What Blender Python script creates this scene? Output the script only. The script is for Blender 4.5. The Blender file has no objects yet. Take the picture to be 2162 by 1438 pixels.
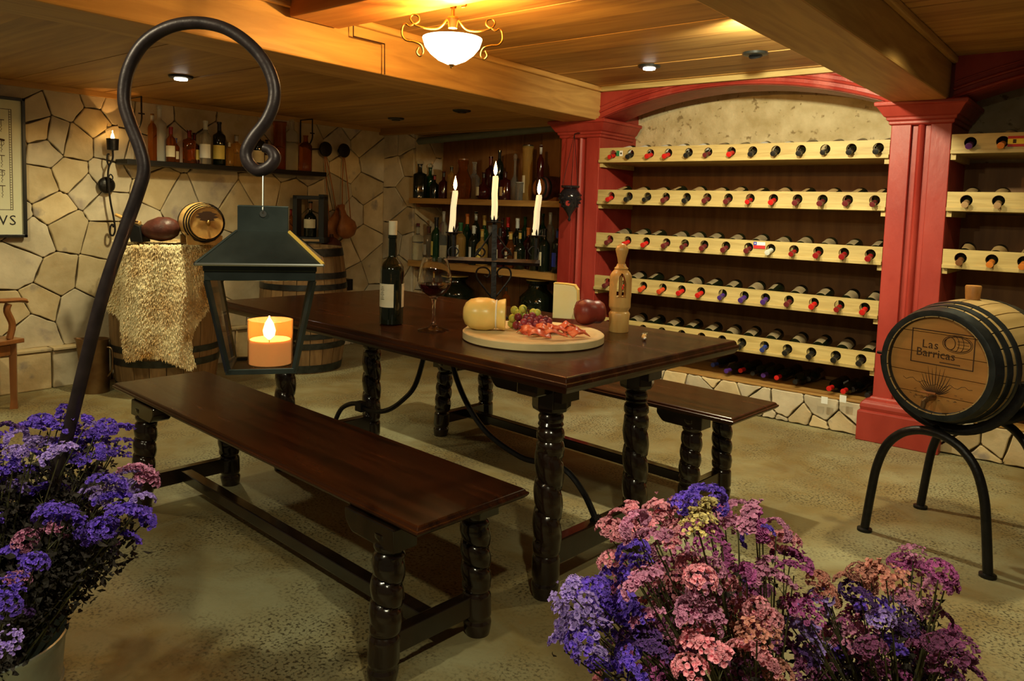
import bpy, bmesh, math, random
from mathutils import Vector, Matrix
from math import sin, cos, pi, radians as R
rnd = random.Random(7)
S = bpy.context.scene
COL = S.collection

# ------------------------------------------------------------------ camera
FPX, PCX, PCY = 1617.2, 1081.0, 572.08
YAW, PITCH, ROLL, CH = R(128.94), R(4.6565), R(-1.78026), 1.22
fw = Vector((cos(YAW)*cos(PITCH), sin(YAW)*cos(PITCH), -sin(PITCH)))
r0 = Vector((sin(YAW), -cos(YAW), 0)); d0 = fw.cross(r0)
rt = r0*cos(ROLL) + d0*sin(ROLL); dn = d0*cos(ROLL) - r0*sin(ROLL)
CP = Vector((0, 0, CH))
cd = bpy.data.cameras.new('camera'); cam = bpy.data.objects.new('camera', cd); COL.objects.link(cam)
cam.matrix_world = Matrix(((rt.x, -dn.x, -fw.x, 0), (rt.y, -dn.y, -fw.y, 0), (rt.z, -dn.z, -fw.z, CH), (0, 0, 0, 1)))
cd.sensor_width = 36; cd.lens = FPX/2162*36; cd.shift_y = -(719-PCY)/2162; cd.clip_start = .05
S.camera = cam
# ------------------------------------------------------------------ world, lights, exposure
S.view_settings.view_transform = 'Standard'; S.view_settings.look = 'None'
S.view_settings.gamma = 1; S.view_settings.use_curve_mapping = False; S.view_settings.exposure = 0.0
W = bpy.data.worlds.new('dim_room_air'); S.world = W; W.use_nodes = True
W.node_tree.nodes['Background'].inputs[0].default_value = (1.0, .78, .5, 1)
W.node_tree.nodes['Background'].inputs[1].default_value = .07
def light(kind, name, loc, power, color, size=.05, target=None, angle=None, blend=.5):
    l = bpy.data.lights.new(name, kind); l.energy = power; l.color = color
    if kind == 'AREA': l.size = size
    else: l.shadow_soft_size = size
    if kind == 'SPOT': l.spot_size = angle; l.spot_blend = blend
    o = bpy.data.objects.new(name, l); COL.objects.link(o); o.location = loc
    if target is not None: o.rotation_euler = (Vector(target)-Vector(loc)).to_track_quat('-Z', 'Y').to_euler()
    return o
WARM = (1.0, .66, .28); YEL = (1.0, .86, .48); WHT = (1.0, .92, .60)
# ceiling spots: the first three at their fittings, the others without any
SPOTS = [  # location, target, power, colour, cone
    ((-4.236, 2.22, 1.85), (-4.6, 2.25, .3), 58, YEL, 2.4),
    ((-1.811, 3.212, 2.02), (-1.85, 3.75, .2), 95, WHT, 2.4),
    ((-1.29, 3.177, 2.02), (-1.75, 4.6, 1.9), 105, WHT, 2.2),
    ((-.45, 3.25, 2.02), (-.5, 3.6, .2), 60, YEL, 2.3),
    ((-1.5, -.3, 2.02), (-1.3, 1.0, .3), 60, WHT, 2.2),  # this and the next: unseen lamps near the camera for the foreground flowers
    ((-.1, .5, 2.02), (-.6, 1.6, .2), 60, WHT, 2.2),
    ((-4.0, .9, 1.85), (-4.4, 1.5, .2), 34, YEL, 2.3),
]
for k, (lo, ta, pw, co, an) in enumerate(SPOTS):
    light('SPOT', 'spot_beam', lo, pw, co, .03, ta, an, .8)
CHX = Vector((-2.128, 2.217, 0))
light('POINT', 'pendant_glow', (CHX.x, CHX.y, 1.90), 40, (1, .52, .12), .012)

def ray(px, py): return rt*((px-PCX)/FPX) + dn*((py-PCY)/FPX) + fw
def at(px, py, ax, v):
    d = ray(px, py); t = (v-CP[ax])/d[ax]; return CP + d*t
def AX(px, py, v): return at(px, py, 0, v)
def AY(px, py, v): return at(px, py, 1, v)
def AZ(px, py, v=0): return at(px, py, 2, v)
def AD(px, py, d): return CP + ray(px, py)*d

# ------------------------------------------------------------------ materials
def nodes(name):
    m = bpy.data.materials.new(name); m.use_nodes = True
    nt = m.node_tree; return m, nt, nt.nodes['Principled BSDF']
def ramp(nt, stops):
    r = nt.nodes.new('ShaderNodeValToRGB'); e = r.color_ramp.elements
    while len(e) < len(stops): e.new(.5)
    for i, (p, c) in enumerate(stops): e[i].position = p; e[i].color = (*c, 1)
    return r
def mat(name, c1, c2=None, rough=.6, metal=0, scale=8, bump=0, stretch=(1, 1, 1), trans=0, emit=0, ior=1.45, vary=0, coat=0, detail=5, bscale=None, spots=None, rough2=None, dist=0, lo=.3, hi=.7, sheen=0, sss=0, spec=None):
    m, nt, b = nodes(name); N = nt.nodes; L = nt.links
    b.inputs['Base Color'].default_value = (*c1, 1); b.inputs['Roughness'].default_value = rough
    b.inputs['Metallic'].default_value = metal; b.inputs['IOR'].default_value = ior
    if spec is not None: b.inputs['Specular IOR Level'].default_value = spec
    if trans: b.inputs['Transmission Weight'].default_value = trans
    if coat: b.inputs['Coat Weight'].default_value = coat; b.inputs['Coat Roughness'].default_value = .08
    if sheen: b.inputs['Sheen Weight'].default_value = sheen
    if sss: b.inputs['Subsurface Weight'].default_value = sss; b.inputs['Subsurface Radius'].default_value = (.02, .01, .005)
    if emit:
        b.inputs['Emission Color'].default_value = (*c1, 1); b.inputs['Emission Strength'].default_value = emit
    if c2 is None and not bump and not vary: return m
    tc = N.new('ShaderNodeTexCoord'); mp = N.new('ShaderNodeMapping'); L.new(tc.outputs['Object'], mp.inputs[0])
    mp.inputs['Scale'].default_value = stretch
    if vary:
        oi = N.new('ShaderNodeObjectInfo'); cx = N.new('ShaderNodeCombineXYZ')
        mm = N.new('ShaderNodeMath'); mm.operation = 'MULTIPLY'; mm.inputs[1].default_value = 37; L.new(oi.outputs['Random'], mm.inputs[0])
        L.new(mm.outputs[0], cx.inputs[0]); L.new(mm.outputs[0], cx.inputs[1]); L.new(cx.outputs[0], mp.inputs['Location'])
    nz = N.new('ShaderNodeTexNoise'); nz.inputs['Scale'].default_value = scale; nz.inputs['Detail'].default_value = detail
    nz.inputs['Distortion'].default_value = dist; L.new(mp.outputs[0], nz.inputs[0])
    src = None
    if c2 is not None:
        rp = ramp(nt, [(lo, c1), (hi, c2)]); L.new(nz.outputs[0], rp.inputs[0]); src = rp.outputs[0]
    if spots:
        sc, th, colr = spots
        n2 = N.new('ShaderNodeTexNoise'); n2.inputs['Scale'].default_value = sc; n2.inputs['Detail'].default_value = 6; L.new(mp.outputs[0], n2.inputs[0])
        r2 = ramp(nt, [(th, (0, 0, 0)), (th+.08, (1, 1, 1))]); L.new(n2.outputs[0], r2.inputs[0])
        mx = N.new('ShaderNodeMix'); mx.data_type = 'RGBA'; L.new(r2.outputs[0], mx.inputs[0]); L.new(src, mx.inputs[6]); mx.inputs[7].default_value = (*colr, 1); src = mx.outputs[2]
    if vary and src:
        hv = N.new('ShaderNodeHueSaturation'); mr = N.new('ShaderNodeMapRange'); mr.inputs[3].default_value = 1-vary; mr.inputs[4].default_value = 1+vary
        L.new(oi.outputs['Random'], mr.inputs[0]); L.new(mr.outputs[0], hv.inputs['Value']); L.new(src, hv.inputs['Color']); src = hv.outputs[0]
    if src: L.new(src, b.inputs['Base Color'])
    if bump:
        nb = nz
        if bscale:
            nb = N.new('ShaderNodeTexNoise'); nb.inputs['Scale'].default_value = bscale; nb.inputs['Detail'].default_value = 6; L.new(mp.outputs[0], nb.inputs[0])
        bp = N.new('ShaderNodeBump'); bp.inputs['Strength'].default_value = bump; bp.inputs['Distance'].default_value = .01
        L.new(nb.outputs[0], bp.inputs['Height']); L.new(bp.outputs[0], b.inputs['Normal'])
    if rough2 is not None and c2 is not None:
        mr = N.new('ShaderNodeMapRange'); mr.inputs[3].default_value = rough; mr.inputs[4].default_value = rough2
        L.new(nz.outputs[0], mr.inputs[0]); L.new(mr.outputs[0], b.inputs['Roughness'])
    return m
M = {}
M['pine_x'] = mat('pine_boards_along_x', (.30, .14, .035), (.54, .31, .085), .5, scale=3, stretch=(.3, 3, 3), bump=.12, vary=.2, dist=1.6, spots=(3.2, .66, (.16, .06, .015)))
M['pine_y'] = mat('pine_beam_along_y', (.40, .215, .06), (.6, .36, .11), .5, scale=5, stretch=(4, .35, 4), bump=.15, vary=.1, dist=1)
M['rackwood'] = mat('pale_rack_pine', (.40, .29, .10), (.57, .44, .175), .5, scale=6, stretch=(.5, 5, 6), bump=.12, vary=.12, dist=1)
M['backwood'] = mat('brown_back_boards', (.17, .07, .02), (.26, .12, .035), .6, scale=5, stretch=(4, 4, .5), bump=.15, vary=.15)
M['red'] = mat('red_painted_plaster', (.25, .018, .012), (.40, .05, .034), .5, scale=5, stretch=(1, 1, .4), bump=.35, bscale=18, rough2=.4, spots=(2.6, .62, (.46, .10, .075)))
M['plaster'] = mat('cream_rough_plaster', (.5, .4, .2), (.72, .62, .38), .85, scale=9, bump=.8, bscale=30, spots=(22, .62, (.3, .22, .1)))
M['stone'] = mat('buff_flagstone', (.50, .38, .20), (.70, .58, .36), .75, scale=7, bump=.5, bscale=20, vary=.2, spots=(5, .63, (.30, .25, .2)))
M['stone2'] = mat('grey_buff_flagstone', (.42, .36, .25), (.66, .58, .42), .75, scale=6, bump=.5, bscale=16, vary=.16, spots=(4, .6, (.36, .30, .26)))
M['mortar'] = mat('dark_joint_mortar', (.05, .035, .018), (.12, .085, .04), .95, scale=20, bump=.5)
M['dark'] = mat('near_black_oak', (.008, .005, .003), (.022, .010, .005), .2, scale=6, stretch=(2, 2, .6), bump=.12, coat=.5)
M['top'] = mat('polished_dark_tabletop', (.014, .0045, .002), (.055, .015, .004), .22, scale=4, stretch=(.4, 6, 2), bump=.06, coat=.12, spec=.32, spots=(60, .76, (.14, .07, .035)), rough2=.3, dist=.8)
M['iron'] = mat('black_wrought_iron', (.006, .0055, .006), (.014, .012, .012), .4, metal=.3, scale=40, bump=.2)
M['pole'] = mat('brown_black_hook_iron', (.025, .018, .02), (.05, .035, .035), .4, metal=.4, scale=30, bump=.15)
M['lant'] = mat('dark_patinated_tin', (.035, .045, .042), (.085, .105, .098), .34, metal=.85, scale=9, bump=.08, rough2=.5)
M['lantedge'] = mat('worn_bright_tin_edge', (.35, .36, .34), rough=.3, metal=1)
M['glintedge'] = mat('painted_lamp_glint', (.95, .62, .12), rough=.45, metal=.6)  # lamp reflection along one lantern roof ridge, put into the colour
M['brass'] = mat('antique_gilt_metal', (.45, .27, .08), rough=.35, metal=1)
M['pane'] = mat('clear_pane_glass', (1, .97, .93), rough=.02, trans=1, ior=1.08)
M['glass'] = mat('clear_glass', (1, .99, .96), rough=.01, trans=1, ior=1.42)
M['clearg'] = mat('clear_bottle_glass', (.92, .95, .9), rough=.02, trans=.93, ior=1.25)
M['frost'] = mat('frosted_grey_glass', (.62, .62, .55), rough=.35, trans=.35)
M['darkg'] = mat('dark_wine_glass', (.006, .009, .004), rough=.06, coat=.3)
M['greeng'] = mat('green_bottle_glass', (.01, .045, .015), rough=.07, trans=.15)
M['amberg'] = mat('amber_spirit_glass', (.55, .17, .02), rough=.02, trans=.9, ior=1.3)
M['goldg'] = mat('golden_oil_glass', (.85, .55, .15), rough=.05, trans=.8, ior=1.36)
M['blueg'] = mat('deep_blue_glass', (.02, .02, .30), rough=.1)
M['maroong'] = mat('dark_red_glass', (.035, .004, .003), rough=.06)
M['wine'] = mat('red_wine', (.03, .002, .004), rough=.02)
M['label'] = mat('cream_paper_label', (.62, .55, .36), (.8, .74, .55), .6, scale=14)
M['label2'] = mat('dim_tan_label', (.20, .15, .08), (.32, .25, .14), .7, scale=14)
M['labelw'] = mat('white_paper_label', (.8, .82, .78), rough=.5)
M['labely'] = mat('yellow_paper_label', (.72, .6, .15), rough=.5)
M['labeltan'] = mat('tan_paper_label', (.42, .28, .12), rough=.6)
M['ink'] = mat('black_ink', (.02, .018, .015), rough=.6)
M['burnt'] = mat('burnt_brand_mark', (.05, .02, .008), rough=.7)
for n, c in dict(red=(.55, .015, .012), orangered=(.6, .06, .015), black=(.015, .014, .013), maroon=(.13, .018, .02), darkred=(.27, .01, .012), purple=(.07, .025, .2), blue=(.03, .05, .25), white=(.6, .62, .56), orange=(.65, .2, .03), tan=(.45, .28, .14), brown=(.2, .08, .03), gold=(.5, .34, .08), green=(.02, .12, .04), silver=(.5, .5, .48), violet=(.1, .02, .16)).items():
    M['cap_'+n] = mat(n+'_capsule', c, rough=.32)
M['cork'] = mat('cork', (.5, .33, .17), (.62, .44, .26), .8, scale=60)
M['wax'] = mat('candle_wax', (.95, .88, .55), rough=.45, sss=.4)
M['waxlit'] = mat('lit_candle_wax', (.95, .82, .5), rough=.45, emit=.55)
M['flame'] = mat('candle_flame', (1, .62, .18), emit=30)
M['flamecore'] = mat('flame_core', (1, .85, .5), emit=60)
M['bowl'] = mat('glowing_alabaster_bowl', (1, .74, .36), emit=17)
M['led'] = mat('lit_lamp_face', (1, .93, .8), emit=14)
M['boardwood'] = mat('pale_round_board_wood', (.62, .49, .24), (.76, .62, .34), .5, scale=4, stretch=(1, 6, 6), bump=.05)
M['cheese'] = mat('waxed_yellow_cheese', (.86, .58, .15), (.95, .72, .25), .3, scale=10, sss=.2)
M['cheesecut'] = mat('pale_cut_cheese', (.95, .88, .46), (.98, .92, .55), .5, scale=14, sss=.2)
M['string'] = mat('white_string', (.85, .82, .7), rough=.8)
M['redwax'] = mat('dark_red_cheese_wax', (.16, .02, .014), (.24, .035, .02), .4, scale=8)
M['meat'] = mat('cured_ham', (.52, .05, .018), (.75, .16, .06), .3, scale=22, bump=.2, sss=.2)
M['fat'] = mat('ham_fat', (.8, .6, .45), rough=.4)
M['gg'] = mat('green_grape', (.45, .5, .06), (.58, .62, .12), .3, scale=20, sss=.4)
M['gr'] = mat('red_grape', (.16, .02, .04), (.34, .05, .06), .35, scale=14, sss=.2, vary=.35)
M['honeywood'] = mat('turned_honey_wood', (.50, .27, .07), (.68, .42, .14), .38, scale=7, stretch=(4, 4, .8), bump=.1, coat=.3)
M['stave'] = mat('oak_stave', (.34, .20, .07), (.52, .34, .14), .5, scale=6, stretch=(5, .6, 5), bump=.2, vary=.12)
M['stavez'] = mat('weathered_oak_stave', (.15, .085, .035), (.27, .17, .075), .7, scale=6, stretch=(5, 5, .6), bump=.3, vary=.25)
M['headwood'] = mat('oak_barrel_head', (.34, .15, .035), (.48, .24, .065), .5, scale=6, stretch=(.5, 4, 5), bump=.12, vary=.1)
M['hoop'] = mat('dark_steel_hoop', (.035, .04, .042), (.075, .085, .09), .38, metal=.8, scale=20)
M['leather'] = mat('brown_leather', (.25, .08, .02), (.4, .15, .04), .5, scale=14, bump=.4)
M['fleece'] = mat('fleece_skin', (.55, .35, .12), (.8, .66, .36), .95, scale=5)
M['wool'] = mat('cream_wool_tufts', (.55, .33, .10), (.92, .82, .52), .9, scale=5, sheen=.4, lo=.36, hi=.55)
M['galv'] = mat('galvanised_bucket', (.30, .33, .30), (.46, .5, .46), .42, metal=.8, scale=14)
M['stem'] = mat('dry_green_stem', (.05, .055, .018), (.11, .10, .035), .8, scale=20)
M['leaf'] = mat('dark_dry_leaf', (.018, .016, .012), (.045, .035, .03), .85, scale=20)
for n, c in dict(pink=(.90, .36, .46), mauve=(.68, .27, .48), magenta=(.48, .10, .36), violet=(.20, .09, .78), lavender=(.44, .30, .80), peach=(.70, .30, .24), dusk=(.12, .04, .26), plum=(.32, .08, .24), cream=(.75, .62, .25)).items():
    M['f_'+n] = mat(n+'_statice', tuple(x*.62 for x in c), c, .8, scale=60, lo=.3, hi=.6, sheen=.2, vary=.15)
M['paper'] = mat('aged_print_paper', (.66, .66, .46), (.74, .74, .54), .7, scale=4)
M['frame'] = mat('black_picture_frame', (.012, .014, .013), rough=.35)
M['chair'] = mat('reddish_chair_wood', (.2, .07, .02), (.34, .13, .035), .4, scale=6, stretch=(3, 3, .8), bump=.1, coat=.3)
M['jug'] = mat('aged_copper_jug', (.16, .08, .035), (.3, .2, .1), .4, metal=.8, scale=8)
M['pipe'] = mat('grey_green_pipe', (.12, .14, .11), (.17, .19, .15), .5, scale=10)
M['redglass'] = mat('dark_cut_glass', (.02, .018, .022), rough=.15, trans=.3)
M['glowred'] = mat('red_votive_glow', (1, .08, .03), emit=6)
M['ham'] = mat('dark_cured_leg', (.05, .014, .01), (.11, .03, .02), .45, scale=18, bump=.6)
M['steel'] = mat('polished_steel', (.8, .8, .78), rough=.15, metal=1)
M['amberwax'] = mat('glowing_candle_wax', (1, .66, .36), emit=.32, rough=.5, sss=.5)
M['glowtumbler'] = mat('glow_tinted_tumbler', (1, .66, .32), rough=.14, trans=.92, ior=1.12)  # candle glow put into the clear tumbler as an amber tint
M['blackbox'] = mat('black_lacquer', (.008, .008, .008), rough=.4)
M['fr'] = mat('flag_red', (.5, .02, .02), rough=.6); M['fb'] = mat('flag_blue', (.03, .05, .4), rough=.6)
M['fg'] = mat('flag_green', (.02, .2, .07), rough=.6); M['fy'] = mat('flag_yellow', (.8, .6, .04), rough=.6)

def floor_mat():
    m, nt, b = nodes('stained_concrete'); N = nt.nodes; L = nt.links
    tc = N.new('ShaderNodeTexCoord')
    def noise(s, d=6, dist=0):
        n = N.new('ShaderNodeTexNoise'); n.inputs['Scale'].default_value = s; n.inputs['Detail'].default_value = d; n.inputs['Distortion'].default_value = dist
        L.new(tc.outputs['Object'], n.inputs[0]); return n.outputs[0]
    a = ramp(nt, [(.30, (.14, .08, .022)), (.46, (.27, .21, .085)), (.60, (.45, .44, .26))]); L.new(noise(1.3, 5, .6), a.inputs[0])
    c = ramp(nt, [(.42, (.30, .27, .15)), (.62, (.24, .17, .06))]); L.new(noise(6, 6, 1), c.inputs[0])
    mx = N.new('ShaderNodeMix'); mx.data_type = 'RGBA'; mx.inputs[0].default_value = .4; L.new(a.outputs[0], mx.inputs[6]); L.new(c.outputs[0], mx.inputs[7])
    s = ramp(nt, [(.50, (0, 0, 0)), (.62, (.85, .85, .85))]); L.new(noise(95, 12, .05), s.inputs[0])
    g = ramp(nt, [(.42, (.05, .05, .05)), (.56, (1, 1, 1))]); L.new(noise(2.6, 3), g.inputs[0])
    mu = N.new('ShaderNodeMath'); mu.operation = 'MULTIPLY'; L.new(s.outputs[0], mu.inputs[0]); L.new(g.outputs[0], mu.inputs[1])
    m2 = N.new('ShaderNodeMix'); m2.data_type = 'RGBA'; L.new(mu.outputs[0], m2.inputs[0]); L.new(mx.outputs[2], m2.inputs[6]); m2.inputs[7].default_value = (.045, .03, .012, 1)
    L.new(m2.outputs[2], b.inputs['Base Color']); b.inputs['Roughness'].default_value = .55
    bp = N.new('ShaderNodeBump'); bp.inputs['Strength'].default_value = .35; bp.inputs['Distance'].default_value = .006; L.new(noise(26, 8, .8), bp.inputs['Height']); L.new(bp.outputs[0], b.inputs['Normal'])
    return m
M['floor'] = floor_mat()

# ------------------------------------------------------------------ mesh helpers
class MB:
    def __init__(s): s.v = []; s.f = []
    def add(s, vs, fs, mx=None):
        o = len(s.v); s.v += [(mx @ Vector(p)) if mx else Vector(p) for p in vs]; s.f += [tuple(i+o for i in f) for f in fs]; return s
    def box(s, c, h, mx=None):  # centre, full size
        x, y, z = h[0]/2, h[1]/2, h[2]/2
        vs = [(c[0]+a*x, c[1]+b*y, c[2]+d*z) for a in (-1, 1) for b in (-1, 1) for d in (-1, 1)]
        return s.add(vs, [(0, 1, 3, 2), (4, 6, 7, 5), (0, 4, 5, 1), (2, 3, 7, 6), (0, 2, 6, 4), (1, 5, 7, 3)], mx)
    def bb(s, a, b, mx=None): return s.box([(a[i]+b[i])/2 for i in range(3)], [abs(b[i]-a[i]) for i in range(3)], mx)
    def lathe(s, prof, n=20, mx=None, sq=None, cap=True):
        vs = []; fs = []
        for z, r in prof:
            for k in range(n):
                a = 2*pi*k/n; q = 1
                if sq: q = 1/((abs(cos(a))**sq+abs(sin(a))**sq)**(1/sq))
                vs.append((r*q*cos(a), r*q*sin(a), z))
        m = len(prof)
        for j in range(m-1):
            for k in range(n): k2 = (k+1) % n; fs.append((j*n+k, j*n+k2, (j+1)*n+k2, (j+1)*n+k))
        if cap: fs.append(tuple(reversed(range(n)))); fs.append(tuple((m-1)*n+k for k in range(n)))
        return s.add(vs, fs, mx)
    def tube(s, path, r, n=8, mx=None, cap=True, flat=None):
        P = [Vector(p) for p in path]; m = len(P); rr = r if isinstance(r, (list, tuple)) else [r]*m
        up = Vector((0, 0, 1)); t0 = (P[1]-P[0]).normalized()
        if abs(t0.dot(up)) > .95: up = Vector((1, 0, 0))
        nx = t0.cross(up).normalized(); vs = []; fs = []
        for i in range(m):
            t = (P[min(i+1, m-1)]-P[max(i-1, 0)]).normalized(); nx = (nx-t*nx.dot(t)).normalized(); ny = t.cross(nx)
            for k in range(n):
                a = 2*pi*k/n; c, d = cos(a), sin(a)
                vs.append(P[i]+(nx*c*(flat[0] if flat else 1)+ny*d*(flat[1] if flat else 1))*rr[i])
        for j in range(m-1):
            for k in range(n): k2 = (k+1) % n; fs.append((j*n+k, j*n+k2, (j+1)*n+k2, (j+1)*n+k))
        if cap: fs.append(tuple(reversed(range(n)))); fs.append(tuple((m-1)*n+k for k in range(n)))
        return s.add(vs, fs, mx)
    def prism(s, poly, depth, mx=None, bevel=0):  # poly in xy, extruded from z=0 to depth
        n = len(poly); vs = [(x, y, 0) for x, y in poly]
        if bevel:
            cx = sum(p[0] for p in poly)/n; cy = sum(p[1] for p in poly)/n
            vs += [(x, y, depth-bevel) for x, y in poly]
            for x, y in poly:
                l = math.hypot(x-cx, y-cy) or 1; k = max(0, 1-bevel*1.4/l); vs.append((cx+(x-cx)*k, cy+(y-cy)*k, depth))
            L = 3
        else: vs += [(x, y, depth) for x, y in poly]; L = 2
        fs = [tuple(reversed(range(n)))]
        for j in range(L-1):
            for k in range(n): k2 = (k+1) % n; fs.append((j*n+k, j*n+k2, (j+1)*n+k2, (j+1)*n+k))
        fs.append(tuple((L-1)*n+k for k in range(n)))
        return s.add(vs, fs, mx)
    def ball(s, c, r, n=12, m=8, mx=None):
        rx, ry, rz = r if isinstance(r, (list, tuple)) else (r, r, r)
        vs = [(c[0], c[1], c[2]-rz)]; fs = []
        for j in range(1, m):
            t = -pi/2+pi*j/m
            for k in range(n): a = 2*pi*k/n; vs.append((c[0]+rx*cos(t)*cos(a), c[1]+ry*cos(t)*sin(a), c[2]+rz*sin(t)))
        vs.append((c[0], c[1], c[2]+rz)); e = len(vs)-1
        for k in range(n): k2 = (k+1) % n; fs.append((0, 1+k2, 1+k)); fs.append((e, 1+(m-2)*n+k, 1+(m-2)*n+k2))
        for j in range(m-2):
            for k in range(n): k2 = (k+1) % n; fs.append((1+j*n+k, 1+j*n+k2, 1+(j+1)*n+k2, 1+(j+1)*n+k))
        return s.add(vs, fs, mx)
    def mesh(s, name, m, smooth=False, crease=None):
        me = bpy.data.meshes.new(name); me.from_pydata([tuple(v) for v in s.v], [], s.f)
        me.materials.append(M[m] if isinstance(m, str) else m)
        if smooth:
            me.polygons.foreach_set('use_smooth', [True]*len(me.polygons))
            me.set_sharp_from_angle(angle=crease or R(40))
        me.update(); return me
    def obj(s, name, m, parent=None, smooth=False, bevel=0):
        o = bpy.data.objects.new(name, s.mesh(name, m, smooth)); COL.objects.link(o)
        if parent: o.parent = parent
        if bevel:
            b = o.modifiers.new('soft_edge', 'BEVEL'); b.width = bevel; b.segments = 2; b.limit_method = 'ANGLE'
        return o
def link(name, me, parent=None, mx=None):
    o = bpy.data.objects.new(name, me); COL.objects.link(o)
    if parent: o.parent = parent
    if mx is not None: o.matrix_local = mx
    return o
def tag(o, label, cat, group=None):
    o['label'] = label; o['category'] = cat
    if group: o['group'] = group
    return o
def thing(name, label, cat, loc=(0, 0, 0), rz=0, group=None, mx=None):
    o = bpy.data.objects.new(name, None); COL.objects.link(o); o.empty_display_size = .05
    o.location = loc; o.rotation_euler = (0, 0, rz)
    if mx is not None: o.matrix_world = mx
    return tag(o, label, cat, group)
def struct(o): o['kind'] = 'structure'; return o
def cat(pts, n=6, closed=False):  # Catmull-Rom
    P = [Vector(p) for p in pts]; out = []; m = len(P)
    for i in range(m-1):
        a = P[max(i-1, 0)]; b = P[i]; c = P[i+1]; d = P[min(i+2, m-1)]
        for k in range(n):
            t = k/n; out.append(.5*((2*b)+(c-a)*t+(2*a-5*b+4*c-d)*t*t+(3*b-a-3*c+d)*t**3))
    out.append(P[-1]); return out
def T(x, y, z): return Matrix.Translation((x, y, z))
def frame(o, x, y, z):  # matrix with the given axes as columns
    return Matrix(((x[0], y[0], z[0], o[0]), (x[1], y[1], z[1], o[1]), (x[2], y[2], z[2], o[2]), (0, 0, 0, 1)))
def text(s, size, name, m, parent, mx, ext=.0006, align='CENTER', space=1.0):
    c = bpy.data.curves.new(name, 'FONT'); c.body = s; c.size = size; c.extrude = ext; c.align_x = align; c.resolution_u = 2; c.space_character = space
    t = bpy.data.objects.new('tmp', c); COL.objects.link(t); bpy.context.view_layer.update()
    me = bpy.data.meshes.new_from_object(t.evaluated_get(bpy.context.evaluated_depsgraph_get())); bpy.data.objects.remove(t)
    me.materials.clear(); me.materials.append(M[m]); return link(name, me, parent, mx)
def clip(poly, p, n):  # keep the side where (q-p).n <= 0
    out = []; L = len(poly)
    for i in range(L):
        a = poly[i]; b = poly[(i+1) % L]; da = (a[0]-p[0])*n[0]+(a[1]-p[1])*n[1]; db = (b[0]-p[0])*n[0]+(b[1]-p[1])*n[1]
        if da <= 0: out.append(a)
        if (da < 0 < db) or (db < 0 < da): t = da/(da-db); out.append((a[0]+(b[0]-a[0])*t, a[1]+(b[1]-a[1])*t))
    return out
def stones(parent, seeds, region, mx, gap=.0045, mats=('stone', 'stone2'), seed=3, depth=.02):
    rg = random.Random(seed)
    for i, s in enumerate(seeds):
        poly = list(region)
        for j, q in enumerate(seeds):
            if i == j: continue
            d = math.hypot(q[0]-s[0], q[1]-s[1])
            if d > 1.6 or d < 1e-4: continue
            n = ((q[0]-s[0])/d, (q[1]-s[1])/d); poly = clip(poly, (s[0]+n[0]*(d/2-gap/2), s[1]+n[1]*(d/2-gap/2)), n)
            if len(poly) < 3: break
        if len(poly) < 3: continue
        out = []  # roughen the outline: nick the corners, bow the sides
        L = len(poly)
        for k in range(L):
            a = poly[k]; b = poly[(k+1) % L]; l = math.hypot(b[0]-a[0], b[1]-a[1])
            if l < .012: out.append(a); continue
            t = min(.25, .008/l); nx, ny = (b[1]-a[1])/l, -(b[0]-a[0])/l
            out.append((a[0]+(b[0]-a[0])*t, a[1]+(b[1]-a[1])*t))
            for tt in ((.35, .68) if l > .12 else (.5,)):
                w = -rg.uniform(0, .006); out.append((a[0]+(b[0]-a[0])*tt+nx*w, a[1]+(b[1]-a[1])*tt+ny*w))
            out.append((b[0]-(b[0]-a[0])*t, b[1]-(b[1]-a[1])*t))
        mb = MB(); mb.prism(out, depth+rg.uniform(0, .008), mx, .0035)
        mb.obj('stone', rg.choice(mats), parent)
# ------------------------------------------------------------------ setting
f = MB(); f.bb((-5.4, -1.2, -.06), (2.2, 5.1, 0)); struct(f.obj('floor', 'floor'))
ZL, ZM = 1.895, 2.065
YF = 4.53          # front plane of the wine wall
YB = 5.02          # back of its niches
XW = -5.31         # stone wall on the left
ce = MB(); ce.bb((-5.4, -1.2, ZL+.03), (-2.95, 5.1, ZL+.08)); ce.bb((-2.95, -1.2, ZM+.03), (2.2, 5.1, ZM+.08))
ceiling = struct(ce.obj('ceiling', 'backwood'))
def loft_x(name, a, b, w0, w1, z0, z1, m, parent):
    mb = MB(); (xa, ya), (xb, yb) = a, b
    mb.add([(xa-w0, ya, z0), (xa+w1, ya, z0), (xa+w1, ya, z1), (xa-w0, ya, z1), (xb-w0, yb, z0), (xb+w1, yb, z0), (xb+w1, yb, z1), (xb-w0, yb, z1)],
           [(0, 1, 2, 3), (7, 6, 5, 4), (0, 4, 5, 1), (1, 5, 6, 2), (2, 6, 7, 3), (3, 7, 4, 0)])
    return mb.obj(name, m, parent, bevel=.008)
loft_x('beam', (-2.74, -1.2), (-2.905, 4.52), .28, 0, 1.84, ZM+.03, 'pine_y', ceiling)
loft_x('beam', (-.79, -1.2), (-.79, 4.52), .265, 0, 1.845, ZM+.03, 'pine_y', ceiling)
loft_x('cove_strip', (-2.74, -1.2), (-2.905, 4.52), -.001, .03, ZM-.035, ZM-.002, 'pine_y', ceiling)
loft_x('cove_strip', (-.79, -1.2), (-.79, 4.52), -.001, .03, ZM-.035, ZM-.002, 'pine_y', ceiling)
mb = MB(); mb.bb((-2.81, 1.945, 1.99), (-1.05, 2.20, ZM+.02)); mb.obj('cross_beam', mat('orange_cross_beam', (.42, .15, .035), (.62, .27, .07), .45, scale=5, stretch=(.4, 4, 4), bump=.2), ceiling, bevel=.006)
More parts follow.
